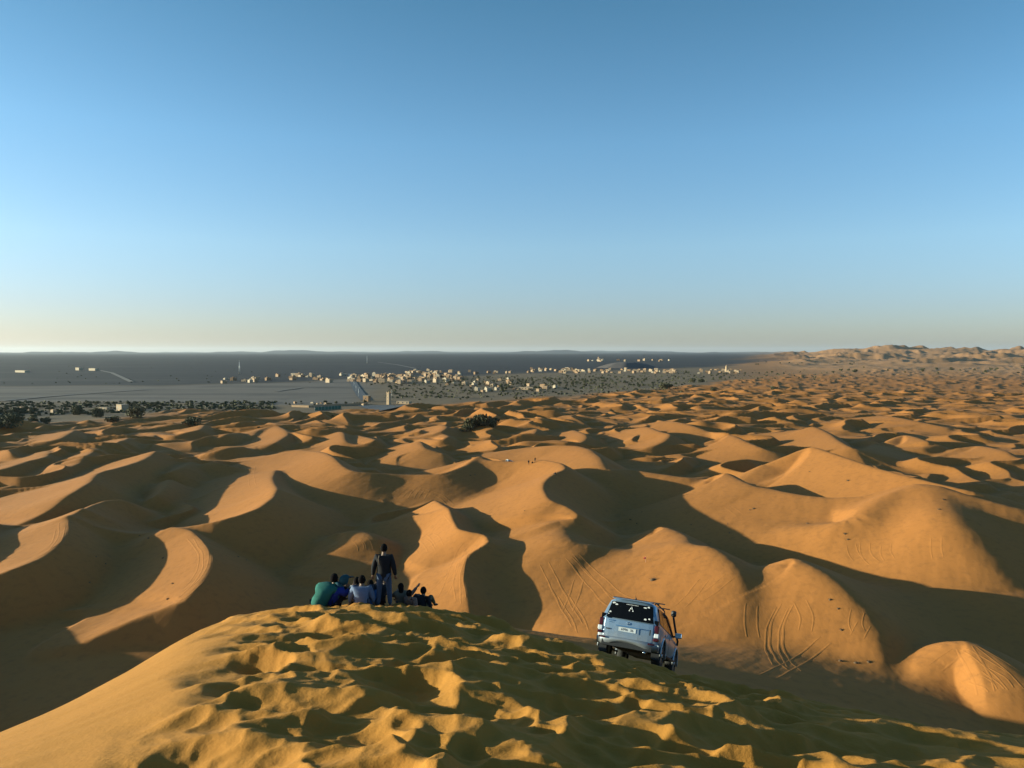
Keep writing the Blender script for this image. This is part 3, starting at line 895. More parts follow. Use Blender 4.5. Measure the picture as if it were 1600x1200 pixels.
    # wheels
    for sx in (-1, 1):
        for wy in (-1.42, 1.37):
            we = empty("wheel"); we.parent = root; we.location = (sx * .80, wy, .40)
            V, F = [], []
            prof = [(-.12, .25), (-.13, .36), (-.10, .395), (0, .402), (.10, .395), (.13, .36), (.12, .25)]
            NN = 28
            for k in range(NN):
                a = 2 * math.pi * k / NN
                for (px_, pr) in prof: V.append((px_, pr * math.cos(a), pr * math.sin(a)))
            for k in range(NN):
                for q in range(len(prof) - 1):
                    i0 = k * len(prof) + q; i1 = ((k + 1) % NN) * len(prof) + q
                    F.append((i0, i1, i1 + 1, i0 + 1))
            ty = MB().add(V, F, 0, True).build("tyre", RUBBER, we)
            rm = MB()
            rm.tube([(-.11, 0, 0), (.09, 0, 0)], .25, 20)
            for k in range(6):
                a = 2 * math.pi * k / 6
                rm.box((sx * .10, .14 * math.cos(a), .14 * math.sin(a)), (.03, .06, .22), 0, Matrix.Translation((0, .14 * math.cos(a), .14 * math.sin(a))) @ Matrix.Rotation(a - math.pi / 2, 4, 'X') @ Matrix.Translation((0, -.14 * math.cos(a), -.14 * math.sin(a))))
            rm.tube([(sx * .10, 0, 0), (sx * .135, 0, 0)], .06, 12)
            rm.build("rim", RIMM, we)
        MB().box((sx * .80, -1.93, .36), (.24, .02, .26)).build("mud_flap", BLACK, root)
    # door mirrors
    for sx in (-1, 1):
        mi = MB().box((sx * 1.06, .72, 1.25), (.22, .12, .17)).build("door_mirror", CHROME, root); bevel(mi, .04, 3)
        MB().box((sx * 1.06, .655, 1.25), (.18, .01, .13)).build("mirror_glass", CLEARL, mi)
        MB().tube([(sx * .90, .74, 1.20), (sx * 1.0, .73, 1.22)], .03, 8).build("mirror_arm", BLACK, mi)
    # snorkel on the right pillar
    sn = MB().tube([(.93, 1.55, 1.02), (.965, 1.35, 1.12), (.96, 1.20, 1.18), (.90, .98, 1.45), (.84, .72, 1.78), (.83, .70, 1.86)], .036, 10).build("snorkel", BLACK, root)
    MB().tube([(.83, .70, 1.83), (.83, .70, 1.85), (.83, .70, 1.99), (.83, .70, 2.02)], [.05, .085, .085, .06], 14).build("snorkel_head", BLACK, sn)
    # roof rails and cross bars
    for sx in (-1, 1):
        rl = MB().tube([(sx * .60, -1.75, 1.83), (sx * .60, -1.6, 1.90), (sx * .60, .15, 1.90), (sx * .60, .28, 1.82)], .02, 8).build("roof_rail", BLACK, root)
    for y in (-1.25, -.15):
        MB().box((0, y, 1.945), (1.62, .06, .028)).build("cross_bar", BLACK, root)
        for sx in (-1, 1): MB().box((sx * .60, y, 1.915), (.05, .09, .05)).build("bar_foot", BLACK, root)
    MB().tube([(.05, -2.05, 1.86), (.05, -2.10, 1.90)], .022, 8).tube([(.05, -2.10, 1.90), (.05, -2.20, 1.97)], .006, 5).build("antenna", BLACK, root)
    return root

SILVER = paint_mat("silver_paint", (.28, .385, .51), .45)
car = make_car("off_road_car", SILVER)
tag(car, "silver off-road car tipping over the dune brow, seen from behind", "car")
def seat_car(root, x, y, head, fn, sink=.05, roll=0.0):
    """set the car on the sand: heading in radians clockwise from straight ahead"""
    f = Vector((math.sin(head), math.cos(head), 0)); r = Vector((math.cos(head), -math.sin(head), 0))
    P = {}
    for sx in (-1, 1):
        for wy in (-1.42, 1.37):
            q = Vector((x, y, 0)) + f * wy + r * (sx * .8)
            P[(sx, wy)] = Vector((q.x, q.y, fn(q.x, q.y)))
    mid = sum(P.values(), Vector()) / 4
    fwd = ((P[(-1, 1.37)] + P[(1, 1.37)]) - (P[(-1, -1.42)] + P[(1, -1.42)])).normalized()
    rgt = ((P[(1, 1.37)] + P[(1, -1.42)]) - (P[(-1, 1.37)] + P[(-1, -1.42)])).normalized()
    up = rgt.cross(fwd).normalized(); rgt = fwd.cross(up)
    M = Matrix((rgt, fwd, up)).transposed().to_4x4()
    M.translation = mid - up * sink
    root.matrix_world = M @ Matrix.Rotation(roll, 4, 'Y')
def gfore(x, y): return float(H_fore(np.array([x]), np.array([y]), pits=False)[0])
CAR_Y = 24.9
seat_car(car, .1625 * CAR_Y, CAR_Y, math.radians(20), gfore, .03, math.radians(-4.5))

# ------------------------------------------------------------------ people
SKIN = simple("skin", (.20, .115, .075), .6)
HAIR = simple("black_hair", (.010, .008, .008), .95, bump=.4, scale=60, spec=.05)
def cloth(name, col): return simple(name, col, .9, var=.18, scale=14, bump=.35, spec=.2)
CL = dict(black=cloth("black_jacket", (.014, .014, .017)), jeans=cloth("blue_jeans", (.05, .075, .13)), green=cloth("green_coat", (.022, .115, .095)),
          teal=cloth("teal_hood", (.018, .065, .085)), blue=cloth("royal_blue", (.015, .03, .20)), pale=cloth("pale_blue_hoodie", (.12, .155, .24)),
          blue2=cloth("mid_blue_jacket", (.05, .13, .33)), dark=cloth("dark_jacket", (.016, .016, .02)), beige=cloth("beige_jacket", (.15, .115, .085)),
          pink=cloth("dusty_pink_top", (.19, .115, .095)), olive=cloth("olive_sleeve", (.10, .095, .06)), shoe=cloth("shoe_leather", (.03, .025, .022)),
          white=cloth("white_scarf", (.70, .68, .66)), grey=cloth("grey_trousers", (.06, .06, .065)), navy=cloth("navy_trousers", (.025, .03, .05)))

def skin_part(name, chains, mat, parent, sub=1, root=0):
    """chains: list of lists of (point, radius); shared points join up"""
    verts, rad, edges, idx = [], [], [], {}
    for ch in chains:
        prev = None
        for p, r in ch:
            key = tuple(round(c, 4) for c in p)
            if key not in idx:
                idx[key] = len(verts); verts.append(tuple(p)); rad.append(r)
            i = idx[key]
            if prev is not None and prev != i: edges.append((prev, i))
            prev = i
    me = bpy.data.meshes.new(name); me.from_pydata(verts, edges, []); me.materials.append(mat)
    o = link(name, me, parent)
    o.modifiers.new("skin", 'SKIN').use_smooth_shade = True
    lay = me.skin_vertices[0] if me.skin_vertices else None
    if lay is None:
        bm = bmesh.new(); bm.from_mesh(me); bm.verts.layers.skin.verify(); bm.to_mesh(me); bm.free()
        lay = me.skin_vertices[0]
    for i, r in enumerate(rad):
        rr_ = r if hasattr(r, '__len__') else (r, r)
        lay.data[i].radius = rr_; lay.data[i].use_root = (i == root)
    m = o.modifiers.new("sub", 'SUBSURF'); m.levels = sub; m.render_levels = sub
    return o

def lerp(a, b, t): return tuple(a[i] + (b[i] - a[i]) * t for i in range(3))

def blob(mb, c, rx, ry, rz, n=12, m=8, M=None, z0=-1.0, mat=0, jit=0):
    V, F = [], []
    for i in range(m + 1):
        ph = -math.pi / 2 + math.pi * i / m
        for k in range(n):
            a = 2 * math.pi * k / n
            j_ = 1 + jit * (_hash(np.array([i]), np.array([k]), 3)[0] - .5)
            V.append((c[0] + rx * math.cos(ph) * math.cos(a) * j_, c[1] + ry * math.cos(ph) * math.sin(a) * j_, c[2] + rz * max(math.sin(ph), z0) * j_))
    for i in range(m):
        for k in range(n): F.append((i * n + k, i * n + (k + 1) % n, (i + 1) * n + (k + 1) % n, (i + 1) * n + k))
    return mb.add(V, F, mat, True, M)

def make_person(label, pose, top, bottom, group, loc, face=0.0, hair='short', hood=None, scale=1.0, category="person", hemlen=.04, bulk=1.0):
    """pose: joint positions in metres, x right, y ahead of the person, z up; joints:
       pelvis, waist, chest, neck, head, then (L/R) shoulder elbow wrist, hip knee ankle toe"""
    J = pose
    root = empty("person", loc, (0, 0, face)); root.scale = (scale,) * 3
    tag(root, label, category, group)
    # ---- body: one continuous skin
    head, neck = Vector(J['head']), Vector(J['neck'])
    hd = (head - neck).normalized()
    body = [[(J['pelvis'], (.135, .105)), (J['waist'], (.125, .095)), (J['chest'], (.15, .11)), (J['neck'], .06), (tuple(neck + hd * .07), .055),
             (tuple(head - hd * .05), (.075, .085)), (tuple(head + hd * .03), (.082, .095)), (tuple(head + hd * .10), (.06, .07))]]
    for s in 'LR':
        sh, el, wr = J['sh' + s], J['el' + s], J['wr' + s]
        body.append([(J['chest'], (.15, .11)), (sh, .062), (lerp(sh, el, .5), .05), (el, .042), (lerp(el, wr, .4), .04), (wr, .028)])
        d = (Vector(wr) - Vector(el)).normalized()
        side = d.cross(Vector((0, 1, 0)) if abs(d.y) < .8 else Vector((0, 0, 1))).normalized()
        palm = Vector(wr) + d * .055
        body.append([(wr, .028), (tuple(palm), (.036, .018))])
        bend = d.cross(side).normalized()
        if bend.y < 0: bend = -bend
        for q, (off, ln) in enumerate(((-.028, .055), (-.010, .068), (.010, .064), (.026, .05))):
            k0 = palm + side * off + d * .022
            k1 = k0 + d * ln * .5 + bend * .008
            k2 = k1 + d * ln * .42 + bend * .022
            body.append([(tuple(palm), (.036, .018)), (tuple(k0), .0095), (tuple(k1), .0085), (tuple(k2), .007)])
        t0 = Vector(wr) + d * .03 - side * .03
        body.append([(tuple(palm), (.036, .018)), (tuple(t0), .0105), (tuple(t0 + d * .03 - side * .016), .009), (tuple(t0 + d * .052 - side * .018 + bend * .01), .007)])
        hp, kn, an, to_ = J['hip' + s], J['kn' + s], J['an' + s], J['to' + s]
        body.append([(J['pelvis'], (.135, .105)), (hp, .088), (lerp(hp, kn, .5), .072), (kn, .055), (lerp(kn, an, .35), .055), (an, .036), (to_, (.04, .025))])
    bo = skin_part("body", body, SKIN, root)
    # ---- face: nose, eyes, ears, mouth as small child meshes of the head
    up = hd; fwd = (Vector((0, 1, 0)) - up * up.y).normalized(); rt = fwd.cross(up)
    HM = Matrix((rt, fwd, up)).transposed().to_4x4(); HM.translation = head
    fc = MB()
    fc.add([(0, .088, .03), (-.014, .088, -.022), (.014, .088, -.022), (0, .116, -.016)], [(0, 1, 3), (0, 3, 2), (1, 2, 3), (0, 2, 1)], 0, False, HM)
    fc.build("nose", SKIN, bo)
    for sx in (-1, 1):
        blob(MB(), (sx * .085, .0, .0), .012, .022, .032, 8, 5, HM).build("ear", SKIN, bo)
        blob(MB(), (sx * .032, .082, .018), .012, .008, .007, 8, 5, HM).build("eye", HAIR, bo)
    blob(MB(), (0, .084, -.05), .024, .008, .006, 8, 5, HM).build("mouth", CL['pink'], bo)
    # ---- hair or hood
    if hood:
        hm = MB(); blob(hm, (0, -.02, .01), .118, .122, .14, 14, 9, HM, -.85)
        hm.tube([(-.0, -.05, -.10), (-.0, -.075, -.17)], [.11, .15], 12, 0, HM)
        hm.build("hood", hood, root)
    if hair == 'short':
        hh = MB(); blob(hh, (0, -.030, .012), .096, .098, .118, 14, 9, HM, -.80, jit=.05); hh.build("hair", HAIR, root)
    elif hair == 'long':
        hh = MB(); blob(hh, (0, -.03, .012), .102, .10, .12, 14, 9, HM, -.8, jit=.05)
        hh.tube([(0, -.045, .02), (0, -.085, -.07), (0, -.09, -.17), (0, -.08, -.23)], [.092, .09, .075, .03], 12, 0, HM); hh.build("hair", HAIR, root)
    # ---- clothes: slightly larger skins that end at neck, cuffs and hem
    ju = Vector(J['neck']); cj = Vector(J['chest'])
    pv, wv = Vector(J['pelvis']), Vector(J['waist']); hem = pv + (pv - wv).normalized() * hemlen
    B = lambda a, b_: (a * bulk, b_ * bulk)
    jk = [[(tuple(hem), B(.19, .16)), (J['pelvis'], B(.19, .16)), (J['waist'], B(.18, .15)), (J['chest'], B(.195, .15)), (tuple(ju - (ju - cj) * .30), (.11, .095)), (tuple(ju + (ju - cj) * .12), (.072, .072))]]
    for s in 'LR':
        sh, el, wr = J['sh' + s], J['el' + s], J['wr' + s]
        jk.append([(J['chest'], B(.195, .15)), (sh, .095 * bulk), (lerp(sh, el, .5), .08 * bulk), (el, .07 * bulk), (lerp(el, wr, .5), .06), (lerp(el, wr, .93), .046)])
    skin_part("jacket", jk, top, root)
    tr = []
    for s in 'LR':
        hp, kn, an = J['hip' + s], J['kn' + s], J['an' + s]
        tr.append([(J['pelvis'], (.158, .128)), (hp, .108), (lerp(hp, kn, .5), .092), (kn, .074), (lerp(kn, an, .4), .07), (lerp(kn, an, .95), .058)])
    skin_part("trousers", tr, bottom, root)
    for s in 'LR':
        an, to_ = Vector(J['an' + s]), Vector(J['to' + s])
        dd = (to_ - an)
        skin_part("shoe", [[(tuple(an - dd * .25 + Vector((0, 0, -.02))), (.045, .04)), (tuple(an + dd * .35 + Vector((0, 0, -.02))), (.05, .04)), (tuple(to_ + dd * .15), (.045, .028))]], CL['shoe'], root)
    return root

def standing(**kw):
    J = dict(pelvis=(0, 0, .93), waist=(0, .0, 1.10), chest=(0, -.01, 1.30), neck=(0, -.01, 1.47), head=(0, .02, 1.62),
             shL=(-.19, -.01, 1.40), elL=(-.27, -.04, 1.12), wrL=(-.31, .03, .88), shR=(.19, -.01, 1.40), elR=(.27, -.04, 1.12), wrR=(.30, .03, .88),
             hipL=(-.10, 0, .88), knL=(-.14, .02, .48), anL=(-.17, -.02, .08), toL=(-.20, .13, .03), hipR=(.10, 0, .88), knR=(.13, .03, .48), anR=(.16, 0, .08), toR=(.20, .15, .03))
    J.update(kw); return J

def sitting(lean=.12, roll=0.0, head=(0, 0), knee=.42, arms='knees', spread=.14, **kw):
    """seated on the ground, knees up; lean = how far the shoulders come forward, roll = to the right"""
    c = (roll * .55, lean * .55 - .02, .36); n = (roll, lean, .50)
    J = dict(pelvis=(0, 0, .11), waist=(roll * .2, lean * .15 - .03, .25), chest=c, neck=n, head=(n[0] + head[0], n[1] + head[1] + .03, n[2] + .14),
             shL=(c[0] - .20, c[1] + .02, .44), shR=(c[0] + .20, c[1] + .02, .44))
    for s, sg in (('L', -1), ('R', 1)):
        J['hip' + s] = (sg * .10, .03, .10); J['kn' + s] = (sg * spread, .38, knee); J['an' + s] = (sg * (spread + .02), .66, .08); J['to' + s] = (sg * (spread + .05), .80, .03)
        if arms == 'knees':
            J['el' + s] = (c[0] + sg * .27, c[1] + .12, .34); J['wr' + s] = (sg * .12, .36, .44)
        elif arms == 'down':
            J['el' + s] = (c[0] + sg * .27, c[1] - .02, .27); J['wr' + s] = (c[0] + sg * .30, c[1] + .02, .06)
        elif arms == 'lap':
            J['el' + s] = (c[0] + sg * .26, c[1] + .06, .26); J['wr' + s] = (sg * .07, .22, .22)
    J.update(kw); return J

def on_brow(u, y, dz=0.0):
    """a spot on the foreground crest: column of the picture and distance"""
    x = (u - 800) / F_PX * y
    xs = x + np.array([0, .12, -.12, 0, 0]); ys_ = y + np.array([0, 0, 0, .12, -.12])
    return Vector((x, y, float(H_fore(xs, ys_).mean()) + dz))

GP = "people resting on the dune crest"
make_person("person standing in black jacket and blue jeans among seated group", standing(), CL['black'], CL['jeans'], GP, on_brow(598, 22.0, -.02), 0.0, scale=1.05, hemlen=.17, bulk=1.12)
make_person("person seated leftmost in long green coat, hunched to the right", sitting(lean=.30, roll=.22, arms='lap', spread=.2), CL['green'], CL['navy'], GP, on_brow(495, 22.0, -.03), -.35, scale=1.2, bulk=1.42)
make_person("person in teal hood and peaked cap with royal blue jacket", sitting(lean=.22, roll=.04, head=(.03, .03), arms='knees'), CL['blue'], CL['dark'], GP, on_brow(517, 22.15, .06), -.95, hood=CL['teal'], scale=1.12, bulk=1.15)
make_person("person seated in pale blue hoodie with dark hair, back to camera", sitting(lean=.10, arms='down', spread=.2), CL['pale'], CL['navy'], GP, on_brow(562, 21.9, -.04), .05, scale=1.1, bulk=1.2)
make_person("person seated behind pale blue hoodie wearing a white scarf", sitting(lean=.05, arms='knees'), CL['white'], CL['grey'], GP, on_brow(555, 22.6, .12), .2)
make_person("person seated in mid blue jacket right of the pale hoodie", sitting(lean=.08, arms='knees'), CL['blue2'], CL['grey'], GP, on_brow(575, 22.5, .10), -.1)
make_person("person in black seated just beyond the standing legs", sitting(lean=.1, arms='knees'), CL['dark'], CL['dark'], GP, on_brow(589, 22.6, .16), .1, scale=1.05)
make_person("person in beige jacket seated right of the standing figure", sitting(lean=.12, arms='knees', spread=.1), CL['beige'], CL['grey'], GP, on_brow(625, 22.6, -.05), .25, hair='long', scale=.86)
make_person("person in dusty pink top leaning back with one arm raised", sitting(lean=-.22, roll=.1, arms='down', elL=(-.15, .16, .48), wrL=(-.02, .30, .72)), CL['pink'], CL['grey'], GP, on_brow(641, 22.4, -.08), -.6, scale=.9)
make_person("person in dark jacket with olive trousers seated rightmost", sitting(lean=.1, roll=.06, arms='down', spread=.2), CL['dark'], CL['olive'], GP, on_brow(655, 22.5, -.05), -.25, scale=.95)
# the cap of the hooded person: crown and peak
capp = [o for o in bpy.data.objects if o.get("label", "").startswith("person in teal hood")][0]
cm = MB(); blob(cm, (0.07, .30, .71), .11, .12, .085, 14, 7, None, -.1)
cap_o = cm.build("cap", CL['teal'], capp)
MB().add([(x_, y_, z_ + t_) for t_ in (0, .014) for (x_, y_, z_) in ((-.01, .38, .71), (.15, .38, .71), (.13, .53, .695), (.01, .53, .695))],
         [(0, 3, 2, 1), (4, 5, 6, 7), (0, 1, 5, 4), (1, 2, 6, 5), (2, 3, 7, 6), (3, 0, 4, 7)]).build("peak", CL['dark'], cap_o)
# rucksack straps on the standing person
stp = [o for o in bpy.data.objects if o.get("label", "").startswith("person standing in black")][0]
MB().tube([(-.11, -.10, 1.46), (-.12, -.175, 1.38), (-.10, -.175, 1.24)], .014, 6).build("strap", CL['beige'], stp)

# ------------------------------------------------------------------ tyre tracks on the dunes: low berms of thrown-up sand
SAND = sand_material("track_sand", False, False)
def track_pts(pix):
    P = []
    for i in range(len(pix) - 1):
        (u0, v0), (u1, v1) = pix[i], pix[i + 1]
        n = max(2, int(math.hypot(u1 - u0, v1 - v0) / 4))
        for k in range(n): P.append(hit(u0 + (u1 - u0) * k / n, v0 + (v1 - v0) * k / n))
    # smooth and drop jumps over hidden ground
    segs, cur = [], [P[0]]
    for p in P[1:]:
        if (p - cur[-1]).length > 14: segs.append(cur); cur = [p]
        else: cur.append(p)
    segs.append(cur)
    out = []
    for sg in segs:
        if len(sg) < 5: continue
        A = np.array([(p.x, p.y) for p in sg])
        for _ in range(3):
            A[1:-1] = .25 * A[:-2] + .5 * A[1:-1] + .25 * A[2:]
        L = np.concatenate([[0], np.cumsum(np.linalg.norm(np.diff(A, axis=0), axis=1))])
        n = max(3, int(L[-1] / .5))
        s_ = np.linspace(0, L[-1], n)
        out.append(np.stack([np.interp(s_, L, A[:, 0]), np.interp(s_, L, A[:, 1])], 1))
    return out

def track_strip(mb, A, off, hgt=.04, wid=.10, seed=0):
    T = np.gradient(A, axis=0); T /= np.linalg.norm(T, axis=1)[:, None] + 1e-9
    N = np.stack([-T[:, 1], T[:, 0]], 1)
    wob = .12 * vnoise(np.arange(len(A)) / 9.0, np.full(len(A), seed + .5), 5)
    B = A + N * (off + wob)[:, None]
    prof = [(-.24, -.05), (-wid, .75), (-.04, .0), (.04, .0), (wid, .75), (.24, -.05)]
    V, F = [], []
    fade = np.minimum(1, np.minimum(np.arange(len(B)), np.arange(len(B))[::-1]) / 6.0) * (.6 + .5 * vnoise(np.arange(len(A)) / 14.0, np.full(len(A), seed + 3.3), 9))
    for (o_, h_) in prof:
        Q = B + N * o_
        z = gzs(Q[:, 0], Q[:, 1]) + (h_ * hgt * fade if h_ > 0 else h_ + .02)
        V.append(np.stack([Q[:, 0], Q[:, 1], z], 1))
    V = np.stack(V, 1)
    k = len(prof)
    for i in range(len(B) - 1):
        for j_ in range(k - 1): F.append((i * k + j_, i * k + j_ + 1, (i + 1) * k + j_ + 1, (i + 1) * k + j_))
    mb.add([tuple(p) for p in V.reshape(-1, 3)], F, 0, True)

TRACKS = [  # pixel paths on the slopes where the photograph shows wheel marks
    [(760,838),(748,852),(736,868),(728,890),(726,915),(730,945)], [(752,838),(738,850),(726,866),(718,888),(716,912),(720,940)], [(742,838),(722,856),(712,880),(704,905),(690,935)],
    [(735,858),(715,880),(695,905),(672,930)], [(700,800),(712,818),(735,828),(752,834)], [(705,790),(690,775),(660,765),(640,760)], [(560,755),(620,752),(680,748),(735,728)],
    [(640,765),(628,772),(622,782)], [(655,762),(645,772),(640,783)], [(668,765),(660,776),(656,786)], [(612,756),(604,766),(600,776)], [(596,758),(590,768),(588,776)],
    [(660,840),(672,850),(676,862)], [(672,838),(684,848),(688,860)], [(648,850),(660,858),(664,868)], [(556,842),(566,852),(566,864)], [(566,840),(576,850),(576,862)], [(548,846),(554,856),(552,866)],
    [(890,870),(920,905),(950,940),(990,965),(1010,975)], [(900,868),(925,895),(965,930),(1010,950),(1040,958)], [(850,880),(868,915),(885,950),(905,980)], [(880,930),(900,960),(912,990)], [(905,905),(895,935),(885,960)],
    [(1230,945),(1215,975),(1212,1005),(1225,1035),(1245,1050)], [(1222,950),(1206,985),(1206,1015),(1222,1045)], [(1290,1000),(1260,1025),(1225,1045),(1195,1060)], [(1250,940),(1262,965),(1258,990)], [(1175,945),(1172,975),(1178,1000)],
    [(1340,955),(1335,975),(1342,990)], [(1350,975),(1342,990),(1338,1000)], [(1506,1012),(1520,1035),(1535,1060),(1540,1085)], [(1515,1012),(1540,1032),(1570,1055),(1592,1080)], [(1520,1010),(1555,1030),(1590,1052)], [(1495,1018),(1475,1032),(1458,1045)], [(1525,1055),(1548,1068),(1560,1082)], [(1535,1048),(1562,1062),(1574,1078)],
    [(1352,848),(1350,862),(1360,876),(1372,882)], [(1385,850),(1382,864),(1392,878)], [(1330,850),(1334,866),(1344,878)], [(1462,840),(1462,860),(1466,876)], [(1300,840),(1302,852)], [(1100,905),(1080,930),(1060,950)], [(1140,900),(1110,925),(1085,940)],
    [(310,840),(325,862),(325,885),(312,908),(285,935),(235,952),(180,975)], [(300,838),(318,862),(318,885),(304,908),(278,930)], [(100,815),(100,838),(82,862),(45,880),(5,893)], [(95,825),(88,848),(60,868),(20,882)], [(20,860),(40,850),(62,842)], [(5,870),(22,858),(45,850)],
    [(1135,790),(1152,802),(1160,808)], [(1125,745),(1118,752)], [(830,722),(848,722),(866,726)], [(470,806),(455,814),(446,824)], [(395,760),(392,742),(396,726)],
]
tm = MB()
for q, tr in enumerate(TRACKS):
    for A in track_pts(tr):
        if len(A) < 4: continue
        for off in (-.78, .78): track_strip(tm, A, off, seed=q)
tyre = tm.build("tyre_tracks", SAND); tyre["kind"] = "structure"

# ------------------------------------------------------------------ vegetation
def leaf_mat(name, c0, c1):
    m, nt, b = newmat(name)
    oi = nt.nodes.new("ShaderNodeObjectInfo"); geo = nt.nodes.new("ShaderNodeNewGeometry")
    n = nt.nodes.new("ShaderNodeTexNoise"); n.inputs["Scale"].default_value = 1.7; n.inputs["Detail"].default_value = 3
    nt.links.new(geo.outputs["Position"], n.inputs["Vector"])
    ad = nt.nodes.new("ShaderNodeMath"); ad.operation = 'ADD'; nt.links.new(n.outputs["Fac"], ad.inputs[0])
    mu = nt.nodes.new("ShaderNodeMath"); mu.operation = 'MULTIPLY_ADD'; mu.inputs[1].default_value = .6; mu.inputs[2].default_value = -.3
    nt.links.new(oi.outputs["Random"], mu.inputs[0]); nt.links.new(mu.outputs[0], ad.inputs[1])
    mx = nt.nodes.new("ShaderNodeMix"); mx.data_type = 'RGBA'
    mx.inputs["A"].default_value = c0 + (1,); mx.inputs["B"].default_value = c1 + (1,)
    nt.links.new(ad.outputs[0], mx.inputs["Factor"]); nt.links.new(mx.outputs["Result"], b.inputs["Base Color"])
    b.inputs["Roughness"].default_value = .8; b.inputs["Specular IOR Level"].default_value = .2
    return m
LEAF = leaf_mat("tamarisk_leaf", (.07, .068, .034), (.125, .112, .06))
PALM = leaf_mat("palm_leaf", (.055, .06, .03), (.10, .095, .052))
BARK = simple("bark", (.10, .075, .05), .9)

def crown_mesh(name, seed, n, rx, rz, lobes, leaf=.22):
    r = random.Random(seed)
    centres = [(0, 0, rz * .9, .75)]
    for _ in range(lobes):
        a = r.uniform(0, 6.28); d = r.uniform(.25, .8)
        centres.append((rx * d * math.cos(a), rx * d * math.sin(a), rz * r.uniform(.35, 1.45), r.uniform(.32, .62)))
    mb = MB()
    for i in range(n):
        cx, cy, cz, s = r.choice(centres)
        while True:
            p = Vector((r.uniform(-1, 1), r.uniform(-1, 1), r.uniform(-1, 1)))
            if .25 < p.length < 1: break
        p = p.normalized() * (p.length**.5)
        c = Vector((cx + p.x * rx * s, cy + p.y * rx * s, max(.12, cz + p.z * rz * s)))
        a = Vector((r.uniform(-1, 1), r.uniform(-1, 1), r.uniform(-1, 1))).normalized()
        b_ = a.cross(Vector((r.uniform(-1, 1), r.uniform(-1, 1), r.uniform(-1, 1)))).normalized()
        L_ = leaf * r.uniform(.7, 1.5)
        mb.add([c - a * L_ - b_ * L_ * .35, c + a * L_ * .2 - b_ * L_ * .6, c + a * L_, c + b_ * L_ * .6], [(0, 1, 2, 3)])
    return mb.mesh(name, [LEAF])

def trunk_mesh(name, seed, h, rx):
    r = random.Random(seed); mb = MB()
    mb.tube([(0, 0, -.4), (.05, .02, h * .3), (.0, .06, h * .75)], [.20, .15, .09], 7)
    for _ in range(5):
        a = r.uniform(0, 6.28)
        mb.tube([(0, 0, h * r.uniform(.1, .45)), (rx * .35 * math.cos(a), rx * .35 * math.sin(a), h * r.uniform(.5, .7)), (rx * .6 * math.cos(a), rx * .6 * math.sin(a), h * r.uniform(.75, 1.0))], [.10, .06, .02], 5)
    return mb.mesh(name, [BARK])

def palm_meshes(seed):
    r = random.Random(seed)
    t = MB().tube([(0, 0, -.3), (.1, 0, 2.2), (.25, .1, 4.4)], [.22, .17, .15], 7).mesh("palm_trunk", [BARK])
    mb = MB()
    for k in range(22):
        a = 6.283 * k / 22 + r.uniform(-.1, .1); el = r.uniform(-.25, 1.1); L_ = r.uniform(1.9, 2.7)
        prev = Vector((.25, .1, 4.4)); d = Vector((math.cos(a) * math.cos(el), math.sin(a) * math.cos(el), math.sin(el)))
        pts = [prev]
        for s_ in range(4):
            prev = prev + d * L_ / 4; d = (d + Vector((0, 0, -.32))).normalized(); pts.append(prev)
        sd = d.cross(Vector((0, 0, 1))).normalized()
        for s_ in range(4):
            w0, w1 = .34 * (1 - s_ / 4.5), .34 * (1 - (s_ + 1) / 4.5)
            mb.add([pts[s_], pts[s_] + sd * w0 - Vector((0, 0, w0 * .5)), pts[s_ + 1] + sd * w1 - Vector((0, 0, w1 * .5)), pts[s_ + 1]], [(0, 1, 2, 3)])
            mb.add([pts[s_], pts[s_] - sd * w0 - Vector((0, 0, w0 * .5)), pts[s_ + 1] - sd * w1 - Vector((0, 0, w1 * .5)), pts[s_ + 1]], [(3, 2, 1, 0)])
    return t, mb.mesh("palm_crown", [PALM])

BUSH = [(crown_mesh("bush_crown", 50 + k, 900, 2.6, 1.5, 9, .24), trunk_mesh("bush_trunk", 60 + k, 2.0, 2.4)) for k in range(4)]     # about 5.5 m wide, 3.6 m tall
SMALL = [(crown_mesh("tree_crown", 70 + k, 260, 2.2, 1.9, 6, .42), trunk_mesh("tree_trunk", 80 + k, 3.0, 1.8)) for k in range(4)]    # about 4.5 m wide, 4.6 m tall
PALMS = [palm_meshes(90 + k) for k in range(3)]

def plant(kind, name, loc, sc, rot, label, cat, group, szz=1.0):
    cr, tk = kind
    root = empty(name, loc, (0, 0, rot)); root.scale = (sc, sc, sc * szz)
    t = bpy.data.objects.new("trunk", tk); C.objects.link(t); t.parent = root
    c = bpy.data.objects.new("crown", cr); C.objects.link(c); c.parent = root
    return tag(root, label, cat, group)

def at(u, v, z=None):
    """ground point for a base pixel; beyond the dunes the plain is level"""
    return hit(u, v, rmin=120, rmax=30000)

# the lone clump between the dunes
cl = at(750, 668)
for k, (du, dy, sc) in enumerate(((-21, 0, .95), (-12, 2, 1.15), (-2, 3, 1.35), (9, 1, 1.5), (18, 3, 1.2))):
    x = cl.x + du * cl.y / F_PX; y = cl.y + dy
    plant(BUSH[k % 4], "tamarisk_bush", (x, y, gz(x, y) - .2), sc * cl.y / 400 * 1.3, k * 1.3,
          ["lowest dark green bush at the left end of the lone dune clump", "dark green bush second from left in the lone dune clump", "dark green bush in the middle of the lone dune clump",
           "tallest dark green bush of the lone clump among the dunes", "dark green bush at the right end of the lone dune clump"][k], "bush", "bushes of the lone clump among the dunes", 1.25)

